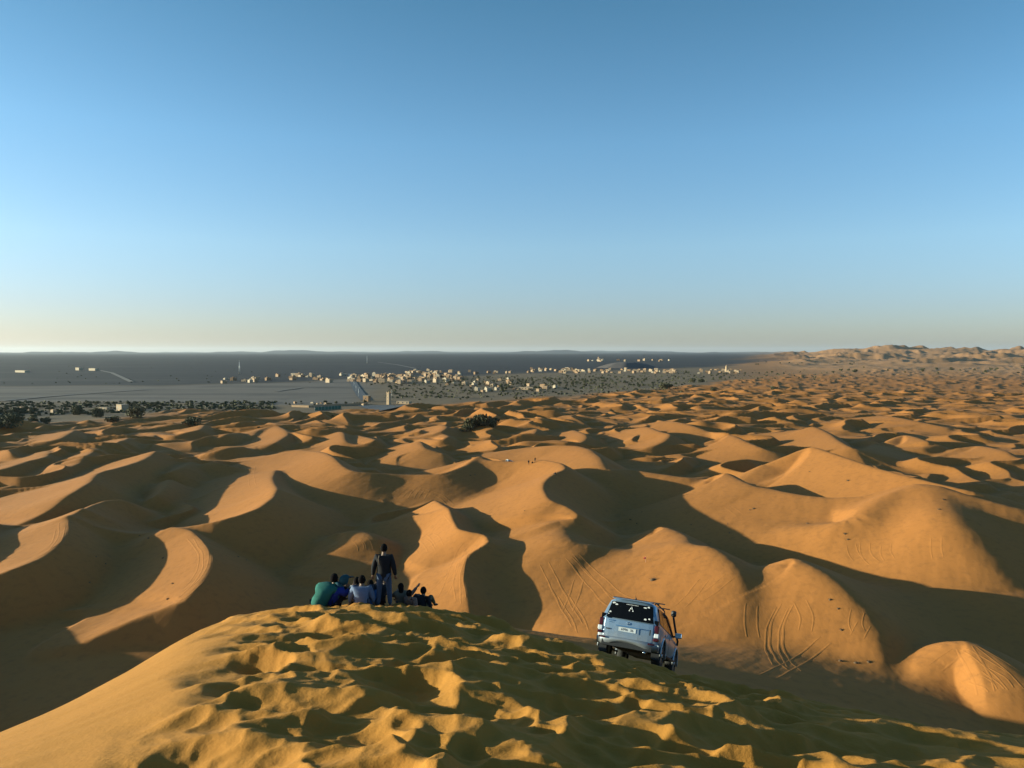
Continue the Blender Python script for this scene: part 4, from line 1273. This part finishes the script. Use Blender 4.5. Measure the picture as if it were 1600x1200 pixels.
# single bushes with a place of their own
ONES = [(300, 664, 30, "dark round bush on a dune crest left of centre", "bush"), (216, 652, 34, "wide dark bush at the right end of the oasis strip", "bush"),
        (155, 652, 22, "upright dark green tree beside a pale wall in the oasis", "tree"), (178, 660, 24, "brownish bush standing in the sand before the oasis strip", "bush"),
        (72, 662, 16, "narrow dark tree at the sandy front of the oasis", "tree"), (12, 668, 40, "largest dark bush at the left edge of the picture", "bush"), (120, 648, 22, "mid-sized tree in the oasis between two pale walls", "tree"),
        (1208, 609, 13, "lone dark bush on the dunes right of the village", "bush"), (1040, 608, 22, "dark bush at the dune edge below the village trees", "bush"), (1115, 611, 9, "small dark bush in the sand right of the grove", "bush"), (1082, 597, 14, "pair-like dark bush above the dune edge, left one", "bush"), (1097, 597, 12, "dark bush above the dune edge, right one", "bush"),
        (373, 641, 9, "small shrub on the sand left of the walled compound", "bush"), (345, 639, 9, "small shrub left of another shrub near the compound", "bush"), (520, 650, 4, "tiny shrub on a dune before the walled compound", "bush"),
        (404, 668, 5, "tiny dark shrub on the sand below the compound", "bush"), (423, 640, 6, "tiny shrub at the foot of the compound's dune", "bush")]
for k, (u, v, w, lab, cat) in enumerate(ONES):
    p = at(u, v); sc = w * p.y / F_PX / 5.6
    plant(BUSH[k % 4], "desert_bush" if cat == "bush" else "desert_tree", (p.x, p.y, p.z - .15), sc, k * 2.1, lab, cat, None, 1.0 if cat == "bush" else 1.5)

rv = random.Random(21)
def scatter(n, u0, u1, vfun, kinds, name, label, group, smin, smax, seed_ok=None):
    c = 0
    while c < n:
        u = rv.uniform(u0, u1); v = vfun(u)
        y = CAM_H * F_PX / (v - 550.0); x = (u - 800) / F_PX * y
        kk = rv.choice(kinds); sc = rv.uniform(smin, smax)
        third = ("left", "middle", "right")[min(2, int(3 * (u - u0) / (u1 - u0)))]
        size = "small" if sc < smin + .4 * (smax - smin) else "large"
        look = "feathery palm" if kk in PALMS else "round tree"
        plant(kk, name, (x, y, gz(x, y) - .15), sc, rv.uniform(0, 6.28), "%s dark %s %s, %s third" % (size, look, label, third), "tree", group)
        c += 1
# oasis strip on the left
scatter(70, -40, 250, lambda u: 631 + rv.random()**1.4 * (19 - u * .03), SMALL, "oasis_tree", "in the oasis strip left of the clay flat", "trees of the left oasis strip", .4, 1.0)
scatter(26, -60, 60, lambda u: rv.uniform(642, 664), SMALL, "oasis_tree", "in the dense near corner of the left oasis", "trees of the oasis corner", .8, 1.4)
scatter(18, 230, 420, lambda u: rv.uniform(629, 637), SMALL, "scrub_tree", "on the sparse line from oasis to compound", "trees between oasis and compound", .4, .8)
# palm grove and gardens round the village
scatter(62, 690, 1010, lambda u: rv.uniform(590, 607) - max(0, (u - 850)) * .012, PALMS + SMALL[:2], "palm_tree", "in the grove before the village", "trees of the village grove", .7, 1.15)
scatter(30, 780, 1060, lambda u: rv.uniform(596, 612) - max(0, (u - 800)) * .03, SMALL, "garden_tree", "between the grove and the dunes", "trees between grove and dunes", .5, 1.0)
scatter(22, 560, 720, lambda u: rv.uniform(586, 604), SMALL + PALMS, "village_tree", "among houses of the left village quarter", "trees of the left village quarter", .6, 1.0)
scatter(25, 1040, 1260, lambda u: rv.uniform(582, 594), SMALL, "field_tree", "in the field right of the village", "trees right of the village", .5, 1.0)
scatter(22, 1180, 1340, lambda u: rv.uniform(566, 573), SMALL, "far_tree", "on the far line below the great dunes", "trees of the far right line", .9, 1.5)
scatter(22, 1300, 1600, lambda u: rv.uniform(578, 585), SMALL, "sand_tree", "in the sand below the great dunes", "trees in the sand on the right", .9, 1.9)
scatter(14, 440, 575, lambda u: rv.uniform(628, 634), SMALL, "compound_tree", "between huts of the walled compound", "trees of the walled compound", .4, .7)
scatter(14, 640, 860, lambda u: rv.uniform(609, 626), SMALL, "scrub_tree", "on scrubby ground below the grove", "trees below the grove", .35, .75)

# the rest of the grove, which reads as one dark mass
gm = MB()
for k in range(210):
    q = rv.random()
    if q < .55: u = rv.uniform(690, 1010); v = rv.uniform(590, 607) - max(0, u - 850) * .012
    elif q < .75: u = rv.uniform(780, 1060); v = rv.uniform(596, 612) - max(0, u - 800) * .03
    elif q < .88: u = rv.uniform(560, 720); v = rv.uniform(586, 604)
    else: u = rv.uniform(1040, 1260); v = rv.uniform(582, 594)
    y = CAM_H * F_PX / (v - 550.0); x = (u - 800) / F_PX * y; z = gz(x, y); sc = rv.uniform(.6, 1.1)
    for w in range(46):
        a, e, r_ = rv.uniform(0, 6.28), rv.uniform(-.6, 1.5), rv.uniform(.5, 1.0)
        c = Vector((x + 1.9 * sc * r_ * math.cos(a) * math.cos(e), y + 1.9 * sc * r_ * math.sin(a) * math.cos(e), z + sc * (2.4 + 1.7 * r_ * math.sin(e))))
        p = Vector((rv.uniform(-1, 1), rv.uniform(-1, 1), rv.uniform(-1, 1))).normalized(); q_ = p.cross(Vector((rv.uniform(-1, 1), rv.uniform(-1, 1), 1))).normalized()
        L_ = .75 * sc
        gm.add([c - p * L_, c + q_ * L_ * .6, c + p * L_, c - q_ * L_ * .6], [(0, 1, 2, 3)])
    gm.tube([(x, y, z - .3), (x, y, z + 2.2 * sc)], .15 * sc, 4, 1)
grove = gm.build("grove", [PALM, BARK]); grove["kind"] = "stuff"
grove["label"] = "dark mass of palms and trees in and before the village"; grove["category"] = "grove"

# low scrub that nobody could count
sm = MB()
for k in range(2600):
    q = rv.random()
    if q < .35: u = rv.uniform(-60, 430); v = rv.uniform(628, 652 - max(u, 0) * .03)
    elif q < .8: u = rv.uniform(600, 1080); v = rv.uniform(588, 622) - max(0, u - 800) * .03
    elif q < .93: u = rv.uniform(1000, 1330); v = rv.uniform(577, 597)
    else: u = rv.uniform(0, 1100); v = rv.uniform(566, 600)
    y = CAM_H * F_PX / (v - 550.0); x = (u - 800) / F_PX * y
    z = 0.0; s_ = rv.uniform(.5, 1.5)
    for w in range(4):
        a = rv.uniform(0, 3.14); h = s_ * rv.uniform(.5, 1.0)
        dx, dy = math.cos(a) * s_, math.sin(a) * s_
        ox, oy = rv.uniform(-.6, .6), rv.uniform(-.6, .6)
        sm.add([(x - dx + ox, y - dy + oy, -.3), (x + dx + ox, y + dy + oy, -.3), (x + dx * .6 + ox, y + dy * .6 + oy, h), (x - dx * .5 + ox, y - dy * .5 + oy, h * 1.15)], [(0, 1, 2, 3)])
scrub = sm.build("low_scrub", LEAF); scrub["kind"] = "stuff"
scrub["label"] = "low dark scrub scattered over the plain round the village"; scrub["category"] = "scrub"

# small tussocks and dead brush on the near dunes, each with its drift of sand
DRY = simple("dry_brush", (.12, .07, .035), .95, var=.4, scale=20)
TUS = []
for k in range(3):
    r = random.Random(300 + k); mb = MB()
    for _ in range(70):
        a, e = r.uniform(0, 6.28), r.uniform(.15, 1.3); L_ = r.uniform(.35, .8)
        b0 = Vector((r.uniform(-.35, .35), r.uniform(-.35, .35), -.05)); d = Vector((math.cos(a) * math.cos(e), math.sin(a) * math.cos(e), math.sin(e)))
        sd = d.cross(Vector((0, 0, 1))).normalized() * .03
        mb.add([b0 - sd, b0 + sd, b0 + d * L_], [(0, 1, 2)])
    blob(mb, (-.1, 0, -.1), .55, .45, .32, 10, 5, None, -.2, 0, .3)
    TUS.append(mb.mesh("tussock", [DRY]))
SPOTS = [(1021, 906, 1.5), (1325, 751, 1.3), (1475, 781, 1.2), (1468, 796, 1.0), (1320, 834, .9), (1325, 843, .9), (1262, 818, 1.0), (1178, 795, 1.1), (1172, 797, .8), (1297, 937, .8), (1310, 951, .6), (1314, 984, .7), (1313, 1033, 1.0), (1338, 1036, .9), (1357, 1034, .8),
         (1137, 819, .7), (1140, 833, .7), (735, 743, .9), (742, 742, .8), (610, 858, .5), (255, 872, .7), (232, 841, .8), (218, 837, .6), (150, 870, .6), (165, 881, .6), (270, 912, .7), (262, 936, .8), (140, 910, .6), (985, 812, .9), (995, 818, .7), (1003, 800, .6), (1265, 737, .8), (1080, 820, .6), (820, 798, .5), (385, 875, .5), (372, 870, .6)]
for k, (u, v, sc) in enumerate(SPOTS):
    p = hit(u, v)
    o = bpy.data.objects.new("brush_tussock", TUS[k % 3]); C.objects.link(o)
    o.location = (p.x, p.y, p.z); o.scale = (sc * .62,) * 3; o.rotation_euler = (0, 0, k * 1.9)
    if k == 0: tag(o, "largest dry brush tussock on the slope just beyond the car", "tussock")
    elif v < 760: tag(o, "small dry brush tussock on a far lit dune", "tussock", "far brush tussocks")
    elif u > 1000: tag(o, "small dry brush tussock on the right-hand dune slopes", "tussock", "right brush tussocks")
    else: tag(o, "small dry brush tussock in the shaded left hollows", "tussock", "left brush tussocks")

# red marker flag on the dune
p = hit(1009, 879)
fl = empty("marker_flag", (p.x, p.y, p.z)); tag(fl, "small red flag on a pole planted in the dune", "flag")
MB().tube([(0, 0, -.2), (0, 0, 1.0)], .025, 6).build("pole", simple("flag_pole", (.55, .30, .24), .6), fl)
MB().add([(0, 0, .95), (-.38, .06, .80), (-.34, -.02, .55), (0, 0, .60), (0, .02, .95), (-.38, .08, .80), (-.34, 0, .55), (0, .02, .60)], [(0, 1, 2, 3), (7, 6, 5, 4), (0, 4, 5, 1), (2, 6, 7, 3), (1, 5, 6, 2)]).build("cloth", simple("red_cloth", (.62, .10, .06), .8), fl)

# people far off along the great crest, and a white car behind it
for k, (u, v, lab) in enumerate(((826, 726, "nearest of three tiny people on the far dune crest"), (832, 724, "middle of three tiny people on the far dune crest"), (836, 722, "farthest of three tiny people on the far dune crest"), (868, 741, "lone tiny person at the bend of the far dune crest"))):
    p = hit(u, v)
    make_person(lab, sitting(arms='knees') if k % 2 else standing(), CL['dark'], CL['grey'], "people on the far crest", (p.x, p.y, p.z - .02), .4 * k, scale=.8)
wc = make_car("parked_car", paint_mat("white_paint", (.80, .80, .79), .0, .3))
tag(wc, "white car half hidden behind the far dune crest", "car")
p = hit(799, 722)
yy_ = p.y + 7.5; xx_ = (800 - 800) / F_PX * yy_
seat_car(wc, xx_, yy_, 1.2, gz, .0)
WCZ = CAM_H - (719 - 550) / F_PX * yy_

# ------------------------------------------------------------------ village
WALLS = [simple("earth_wall_%d" % k, c, .9, var=.10, scale=.6) for k, c in enumerate(((.34, .20, .11), (.37, .235, .14), (.28, .16, .085), (.40, .275, .175), (.42, .325, .23)))]
DARKW = simple("window_dark", (.03, .028, .03), .5)
ROOFM = simple("roof_clay", (.36, .27, .19), .95, var=.15, scale=.5)

def house_mesh(name, w, d, h, seed, wall):
    r = random.Random(seed); mb = MB()
    t = .28
    mb.box((0, 0, h / 2 - .4), (w, d, h + .8), 0)
    mb.box((0, 0, h + .02), (w - 2 * t, d - 2 * t, .04), 2)
    for sx in (-1, 1):
        mb.box((sx * (w / 2 - t / 2), 0, h + .28), (t, d, .56), 0)
        mb.box((0, sx * (d / 2 - t / 2), h + .28), (w - 2 * t, t, .56), 0)
    if r.random() < .6:
        bw, bd = w * r.uniform(.3, .5), d * r.uniform(.3, .5)
        mb.box((w * .2 * r.choice((-1, 1)), d * .2 * r.choice((-1, 1)), h + 1.15), (bw, bd, 2.3), 0)
    # windows and a door: recesses on the two long fronts and the ends
    for z in ([1.5] if h < 4.5 else [1.5, 4.4]):
        n = max(1, int(w / 3))
        for k in range(n):
            x = -w / 2 + w * (k + .5) / n
            for sy in (-1, 1):
                mb.box((x, sy * d / 2, z), (.9, .06, 1.1), 1)
        for sx in (-1, 1):
            m_ = max(1, int(d / 3.5))
            for k in range(m_): mb.box((sx * w / 2, -d / 2 + d * (k + .5) / m_, z), (.06, .9, 1.1), 1)
    mb.box((w * .18, -d / 2 - .01, .9), (1.2, .07, 2.0), 1)
    return mb.mesh(name, [wall, DARKW, ROOFM])

HM_ = []
for k in range(15):
    r = random.Random(400 + k)
    w_, d_, h_ = r.uniform(7, 15), r.uniform(6, 10), r.choice((3.4, 3.6, 6.2, 6.6, 7.0))
    HM_.append((house_mesh("village_house", w_, d_, h_, k, WALLS[k % 5]), ("tan", "sandy", "brown", "cream", "whitish")[k % 5] + (" two-storey" if h_ > 5 else " single-storey")))
rh = random.Random(5)
SZ = .62
placed = []
def houses(n, u0, u1, vf, label, group, smin=.8, smax=1.15, hz=1.0, name="village_house", mind=6.0):
    c = tries = 0
    while c < n and tries < n * 40:
        tries += 1
        u = rh.uniform(u0, u1); v = vf(u)
        y = CAM_H * F_PX / (v - 550.0); x = (u - 800) / F_PX * y
        if any((x - a)**2 + (y - b_)**2 < mind**2 for a, b_ in placed): continue
        placed.append((x, y))
        hm_, look = rh.choice(HM_)
        third = ('left', 'middle', 'right')[min(2, int(3 * (u - u0) / (u1 - u0)))]
        o = bpy.data.objects.new(name, hm_); C.objects.link(o)
        s_ = rh.uniform(smin, smax) * SZ
        o.location = (x, y, gz(x, y) - .1); o.scale = (s_, s_, s_ * hz * rh.uniform(.75, 1.05)); o.rotation_euler = (0, 0, rh.choice((0, 1.571)) + rh.uniform(-.4, .4) - .6)
        tag(o, "%s %s, %s third" % (look, label, third), "house", group)
        c += 1
def hump(u): return 588 - 8 * math.exp(-((u - 670) / 45)**2)
houses(104, 546, 722, lambda u: rh.uniform(hump(u) - 1.5, 600 - abs(u - 640) * .03), "house in the dense left village quarter", "houses of the left village quarter", hz=1.15)
houses(66, 868, 1062, lambda u: rh.uniform(577.5, 583.5) , "house in the long middle village row", "houses of the middle village row")
houses(14, 824, 864, lambda u: rh.uniform(576, 583), "house in the cluster left of the middle row", "houses left of the middle row")
houses(20, 1080, 1160, lambda u: rh.uniform(578, 584), "house in the right-hand village cluster", "houses of the right cluster")
houses(18, 915, 1050, lambda u: rh.uniform(562.4, 565), "house in the far hamlet beyond the hill", "houses of the far hamlet", 1.4, 2.2)
houses(16, 430, 545, lambda u: rh.uniform(585, 599), "house on the plain left of the village", "houses left of the village", 1.0, 1.5)
houses(9, 345, 420, lambda u: rh.uniform(591, 599), "house at the plain's left end", "houses at the left end of the plain", .8, 1.2)
houses(20, 690, 800, lambda u: rh.uniform(594, 604), "house half hidden by the grove", "houses in the grove", .7, 1.0)
houses(16, 740, 870, lambda u: rh.uniform(603, 613), "house in the gardens below the grove", "houses in the gardens", .6, .9)
houses(7, 728, 800, lambda u: rh.uniform(581, 585), "house in the thin row by the left quarter", "houses of the thin row", .8, 1.1)
houses(14, 455, 575, lambda u: 633 - (u - 455) * .012 + rh.uniform(-2.5, 2.0), "little hut inside the walled compound", "huts of the walled compound", .28, .45, 1.0, "compound_hut", 3.0)
houses(7, 20, 130, lambda u: rh.uniform(637, 646), "little house among the left oasis trees", "houses in the left oasis", .35, .5, 1.0, "oasis_house")

# the farther houses, too many and too small to pick apart
fm = MB()
for k in range(70):
    if k < 42: u = rh.uniform(550, 718); v = rh.uniform(hump(u) - 1.5, 597)
    else: u = rh.uniform(870, 1060); v = rh.uniform(577, 583)
    y = CAM_H * F_PX / (v - 550.0); x = (u - 800) / F_PX * y
    if any((x - a)**2 + (y - b_)**2 < 36 for a, b_ in placed): continue
    placed.append((x, y))
    w_, d_, h_ = rh.uniform(4.5, 9), rh.uniform(4, 6.5), rh.choice((2.4, 2.6, 4.4))
    M_ = Matrix.Translation((x, y, gz(x, y))) @ Matrix.Rotation(rh.uniform(-.9, -.3), 4, 'Z'); mt = rh.randrange(5)
    fm.box((0, 0, h_ / 2 - .3), (w_, d_, h_ + .6), mt, M_)
    for sx in (-1, 1):
        fm.box((sx * (w_ / 2 - .12), 0, h_ + .2), (.24, d_, .4), mt, M_); fm.box((0, sx * (d_ / 2 - .12), h_ + .2), (w_ - .48, .24, .4), mt, M_)
    for q in range(3): fm.box((-w_ / 3 + q * w_ / 3, -d_ / 2, h_ * .55), (.7, .06, .8), 5, M_)
fh = fm.build("far_houses", WALLS + [DARKW]); fh["kind"] = "stuff"
fh["label"] = "small earthen houses filling the gaps of the village"; fh["category"] = "houses"

def lone(name, u, v, w, d, h, rot, label, cat, wall=WALLS[1], parts=None):
    y = CAM_H * F_PX / (v - 550.0); x = (u - 800) / F_PX * y
    root = empty(name, (x, y, gz(x, y)), (0, 0, rot)); tag(root, label, cat)
    wl = MB().box((0, 0, h / 2 - .3), (w, d, h + .6)).build("wall", wall, root)
    MB().box((0, 0, h + .1), (w + .3, d + .3, .22)).build("roof", ROOFM, root)
    n = max(1, int(w / 3.2))
    for k in range(n):
        xx = -w / 2 + w * (k + .5) / n
        MB().box((xx, -d / 2, h * .55), (.9, .08, 1.1)).build("window", DARKW, root)
    MB().box((-w / 2 + .9, -d / 2 - .01, 1.0), (1.0, .09, 2.0)).build("door", simple("wood_door", (.12, .07, .04), .7), root)
    return root
lone("farm_house", 190, 642, 6.5, 5, 4.2, -.6, "two-storey cream house standing in the left oasis", "house", WALLS[3])
# tall gate tower by the road: shaft, crown and slits
y = CAM_H * F_PX / (632 - 550.0); x = (607 - 800) / F_PX * y
tw = empty("gate_tower", (x, y, gz(x, y)), (0, 0, -.55)); tag(tw, "tall square cream tower near the car park before the village", "tower")
MB().box((0, 0, 4.2), (2.5, 2.5, 9.2), 0, None, .9).build("shaft", WALLS[3], tw)
MB().box((0, 0, 9.0), (2.7, 2.7, .5)).build("cornice", WALLS[1], tw)
for sx in (-1, 1):
    for sy in (-1, 1): MB().box((sx * 1.05, sy * 1.05, 9.5), (.5, .5, .6)).build("merlon", WALLS[3], tw)
for z in (3, 5.5, 7.5): MB().box((0, -1.2 + z * .012, z), (.35, .12, .9)).build("slit", DARKW, tw)
lone("low_building", 631, 631, 11, 4, 1.9, -.4, "long low cream building right of the square tower", "building", WALLS[3])
lone("low_building", 573, 627, 5, 4, 4.5, -.4, "brown block standing at the end of the village road", "building", WALLS[2])
lone("long_shed", 35, 582, 36, 10, 4, -.55, "long white shed alone on the dark plain at far left", "shed", WALLS[4])
lone("long_shed", 147, 579, 24, 10, 5, -.55, "white shed on the dark plain by the dirt track", "shed", WALLS[4])
lone("long_shed", 124, 578.6, 14, 10, 6, -.55, "small white hut left of the shed by the dirt track", "hut", WALLS[4])
lone("long_building", 465, 587, 22, 8, 4, -.4, "long pale building on the plain left of the village", "building", WALLS[4])
lone("long_building", 820, 609, 20, 4, 2.4, -.4, "long cream garden building below the village grove", "building", WALLS[3])
lone("long_building", 160, 640, 10, 3, 1.4, -.4, "low cream garden wall building in the left oasis", "building", WALLS[3])

# minarets and masts
def minaret(u, v, h, label):
    y = CAM_H * F_PX / (v - 550.0); x = (u - 800) / F_PX * y
    m = empty("minaret", (x, y, gz(x, y)), (0, 0, .5)); tag(m, label, "minaret")
    s_ = h / 18
    MB().box((0, 0, h * .4), (3.4 * s_, 3.4 * s_, h * .82)).build("shaft", WALLS[3], m)
    MB().box((0, 0, h * .83), (3.9 * s_, 3.9 * s_, h * .04)).build("gallery", WALLS[1], m)
    MB().box((0, 0, h * .90), (1.8 * s_, 1.8 * s_, h * .13)).build("lantern", WALLS[3], m)
    blob(MB(), (0, 0, h * .965), 1.0 * s_, 1.0 * s_, h * .035, 10, 6).build("dome", WALLS[3], m)
minaret(1135, 583, 15, "minaret rising over the right-hand village cluster")
minaret(935, 564.5, 20, "minaret of the far hamlet beyond the dark hill")
minaret(683, 590, 11, "short minaret in the dense left quarter of the village")
STEEL = simple("mast_steel", (.55, .54, .53), .5, metal=.4)
def mast(u, v, h, label, w=1.6):
    y = CAM_H * F_PX / (v - 550.0); x = (u - 800) / F_PX * y
    m = empty("radio_mast", (x, y, gz(x, y))); tag(m, label, "mast")
    for k in range(3):
        a = k * 2.094
        MB().tube([(w * math.cos(a), w * math.sin(a), -.5), (w * .25 * math.cos(a), w * .25 * math.sin(a), h)], .22, 5).build("leg", STEEL, m)
    for q in range(9):
        z = h * (q + .5) / 9; f = 1 - .75 * z / h
        MB().tube([(w * f * math.cos(k * 2.094), w * f * math.sin(k * 2.094), z + (h / 18 if k % 2 else 0)) for k in (0, 1, 2, 0)], .12, 4).build("brace", STEEL, m)
    MB().tube([(0, 0, h), (0, 0, h * 1.15)], .12, 5).build("aerial", STEEL, m)
    MB().box((0, 0, 1.2), (4, 3, 2.6)).build("cabin", WALLS[4], m)
mast(573.5, 567.5, 26, "tall thin mast on the dark plain behind the village")
mast(374, 584, 22, "thin mast on the plain left of the village")
# street lamps along the village road
for k, (u, v) in enumerate(((553, 604), (556, 612), (560, 620), (549, 598), (612, 625), (546, 594))):
    y = CAM_H * F_PX / (v - 550.0); x = (u - 800) / F_PX * y
    lp = empty("lamp_post", (x, y, gz(x, y))); tag(lp, "thin grey lamp post along the road into the village", "lamp post", "lamp posts of the village road")
    MB().tube([(0, 0, -.2), (0, 0, 8.0)], [.12, .07], 6).build("pole", STEEL, lp)
    MB().tube([(0, 0, 8.0), (.5, 0, 8.3), (1.4, 0, 8.35)], .05, 5).build("arm", STEEL, lp)
    MB().box((1.6, 0, 8.32), (.6, .25, .12)).build("lamp_head", STEEL, lp)

# green net fence below the compound, posts and panels
GREEN = simple("green_net", (.06, .13, .09), .9)
p0, p1 = at(492, 642), at(533, 639)
fe = empty("net_fence", (0, 0, 0)); tag(fe, "green net fence on posts below the walled compound", "fence")
for k in range(8):
    a = p0.lerp(p1, k / 8); b_ = p0.lerp(p1, (k + 1) / 8)
    za, zb_ = gz(a.x, a.y), gz(b_.x, b_.y)
    MB().tube([(a.x, a.y, za - .2), (a.x, a.y, za + 2.7)], .06, 5).build("post", STEEL, fe)
    MB().add([(a.x, a.y, za + .05), (b_.x, b_.y, zb_ + .05), (b_.x, b_.y, zb_ + 2.5), (a.x, a.y, za + 2.5), (a.x, a.y + .03, za + .05), (b_.x, b_.y + .03, zb_ + .05), (b_.x, b_.y + .03, zb_ + 2.5), (a.x, a.y + .03, za + 2.5)],
             [(0, 1, 2, 3), (7, 6, 5, 4), (3, 2, 6, 7), (0, 4, 5, 1)]).build("panel", GREEN, fe)
# wall round the compound
wall_pts = [(455, 636), (482, 637), (508, 635), (540, 634), (574, 631.5)]
cw = empty("compound_wall"); tag(cw, "low pale wall round the compound of huts", "wall")
for (u0, v0), (u1, v1) in zip(wall_pts[:-1], wall_pts[1:]):
    y0, y1 = CAM_H * F_PX / (v0 - 550), CAM_H * F_PX / (v1 - 550); x0, x1 = (u0 - 800) / F_PX * y0, (u1 - 800) / F_PX * y1
    d = Vector((x1 - x0, y1 - y0, 0)); L_ = d.length; n = d.normalized(); s_ = Vector((-n.y, n.x, 0)) * .2
    A_, B_ = Vector((x0, y0, gz(x0, y0))), Vector((x1, y1, gz(x1, y1)))
    V = []
    for z in (-.5, 1.5):
        V += [A_ - s_ + Vector((0, 0, z)), B_ - s_ + Vector((0, 0, z)), B_ + s_ + Vector((0, 0, z)), A_ + s_ + Vector((0, 0, z))]
    MB().add(V, [(0, 3, 2, 1), (4, 5, 6, 7), (0, 1, 5, 4), (1, 2, 6, 5), (2, 3, 7, 6), (3, 0, 4, 7)]).build("wall_section", WALLS[1], cw)

# road, car park, dirt tracks: thin sheets on the plain
def strip(name, pix, w, mat, lift=.35):
    P = []
    for (u, v) in pix:
        y = CAM_H * F_PX / (v - 550.0); P.append(Vector(((u - 800) / F_PX * y, y, 0)))
    Q = []
    for a, b_ in zip(P[:-1], P[1:]):
        n = max(1, int((b_ - a).length / 25))
        Q += [a.lerp(b_, k / n) for k in range(n)]
    Q.append(P[-1])
    V, F = [], []
    for i, q in enumerate(Q):
        t = (Q[min(i + 1, len(Q) - 1)] - Q[max(i - 1, 0)]).normalized(); s_ = Vector((-t.y, t.x, 0)) * w / 2
        for e in (-1, 1):
            r_ = q + s_ * e; V.append((r_.x, r_.y, max(gz(r_.x, r_.y), 0) + lift))
        if i: F.append((2 * i - 2, 2 * i - 1, 2 * i + 1, 2 * i))
    o = MB().add(V, F).build(name, mat); o["kind"] = "structure"
    return o
ASPH = simple("asphalt", (.055, .058, .068), .8, scale=.1)
DIRT = simple("pale_dirt", (.12, .10, .09), .95, scale=.02)
strip("road", [(547, 584), (549, 590), (552, 598), (557, 608), (564, 618), (572, 626)], 9, ASPH, .4)
strip("car_park", [(585, 634), (600, 639), (622, 642)], 26, ASPH, .35)
strip("dirt_track", [(120, 577), (150, 577.5), (175, 583), (205, 597)], 7, DIRT, .5)
strip("dirt_track", [(0, 627), (60, 621), (140, 615), (230, 609)], 7, simple("dark_dirt", (.09, .08, .08), .95, scale=.02), .4)
strip("dirt_track", [(430, 612), (470, 606), (540, 605)], 6, DIRT, .4)
strip("dirt_track", [(590, 566), (620, 570), (650, 576)], 9, DIRT, .6)

# dark rocky hill with a pale cap behind the middle row
y = CAM_H * F_PX / (576 - 550.0); x = (985 - 800) / F_PX * y
V, F = [], []
n, m_ = 28, 8
for i in range(m_ + 1):
    f = i / m_
    for k in range(n):
        a = 6.283 * k / n
        rad = (1 - f)**.8 * (1 + .18 * math.sin(3 * a + 1) + .1 * math.sin(7 * a))
        V.append((x + 75 * rad * math.cos(a), y + 90 + 45 * rad * math.sin(a), -2 + 17 * (1 - (1 - f)**1.6)))
for i in range(m_):
    for k in range(n): F.append((i * n + k, i * n + (k + 1) % n, (i + 1) * n + (k + 1) % n, (i + 1) * n + k))
hl_ = MB().add(V, F, 0, True).build("rocky_hill", simple("dark_rock", (.10, .08, .075), .95, var=.3, scale=.05)); hl_["kind"] = "structure"

# ------------------------------------------------------------------ the air
hz = bpy.data.materials.new("haze_air"); hz.use_nodes = True
hn = hz.node_tree; hn.nodes.clear()
ho = hn.nodes.new("ShaderNodeOutputMaterial"); pv = hn.nodes.new("ShaderNodeVolumePrincipled")
pv.inputs["Color"].default_value = (.78, .84, .93, 1)
pv.inputs["Density"].default_value = 1.4e-5
pv.inputs["Anisotropy"].default_value = .3
hn.links.new(pv.outputs[0], ho.inputs["Volume"])
haze = MB().box((0, 0, 0), (1, 1, 1)).build("haze", hz)
haze.scale = (150000, 150000, 420); haze.location = (0, 0, 205)
haze["kind"] = "stuff"; haze["label"] = "thin pale haze over the whole desert plain"; haze["category"] = "haze"
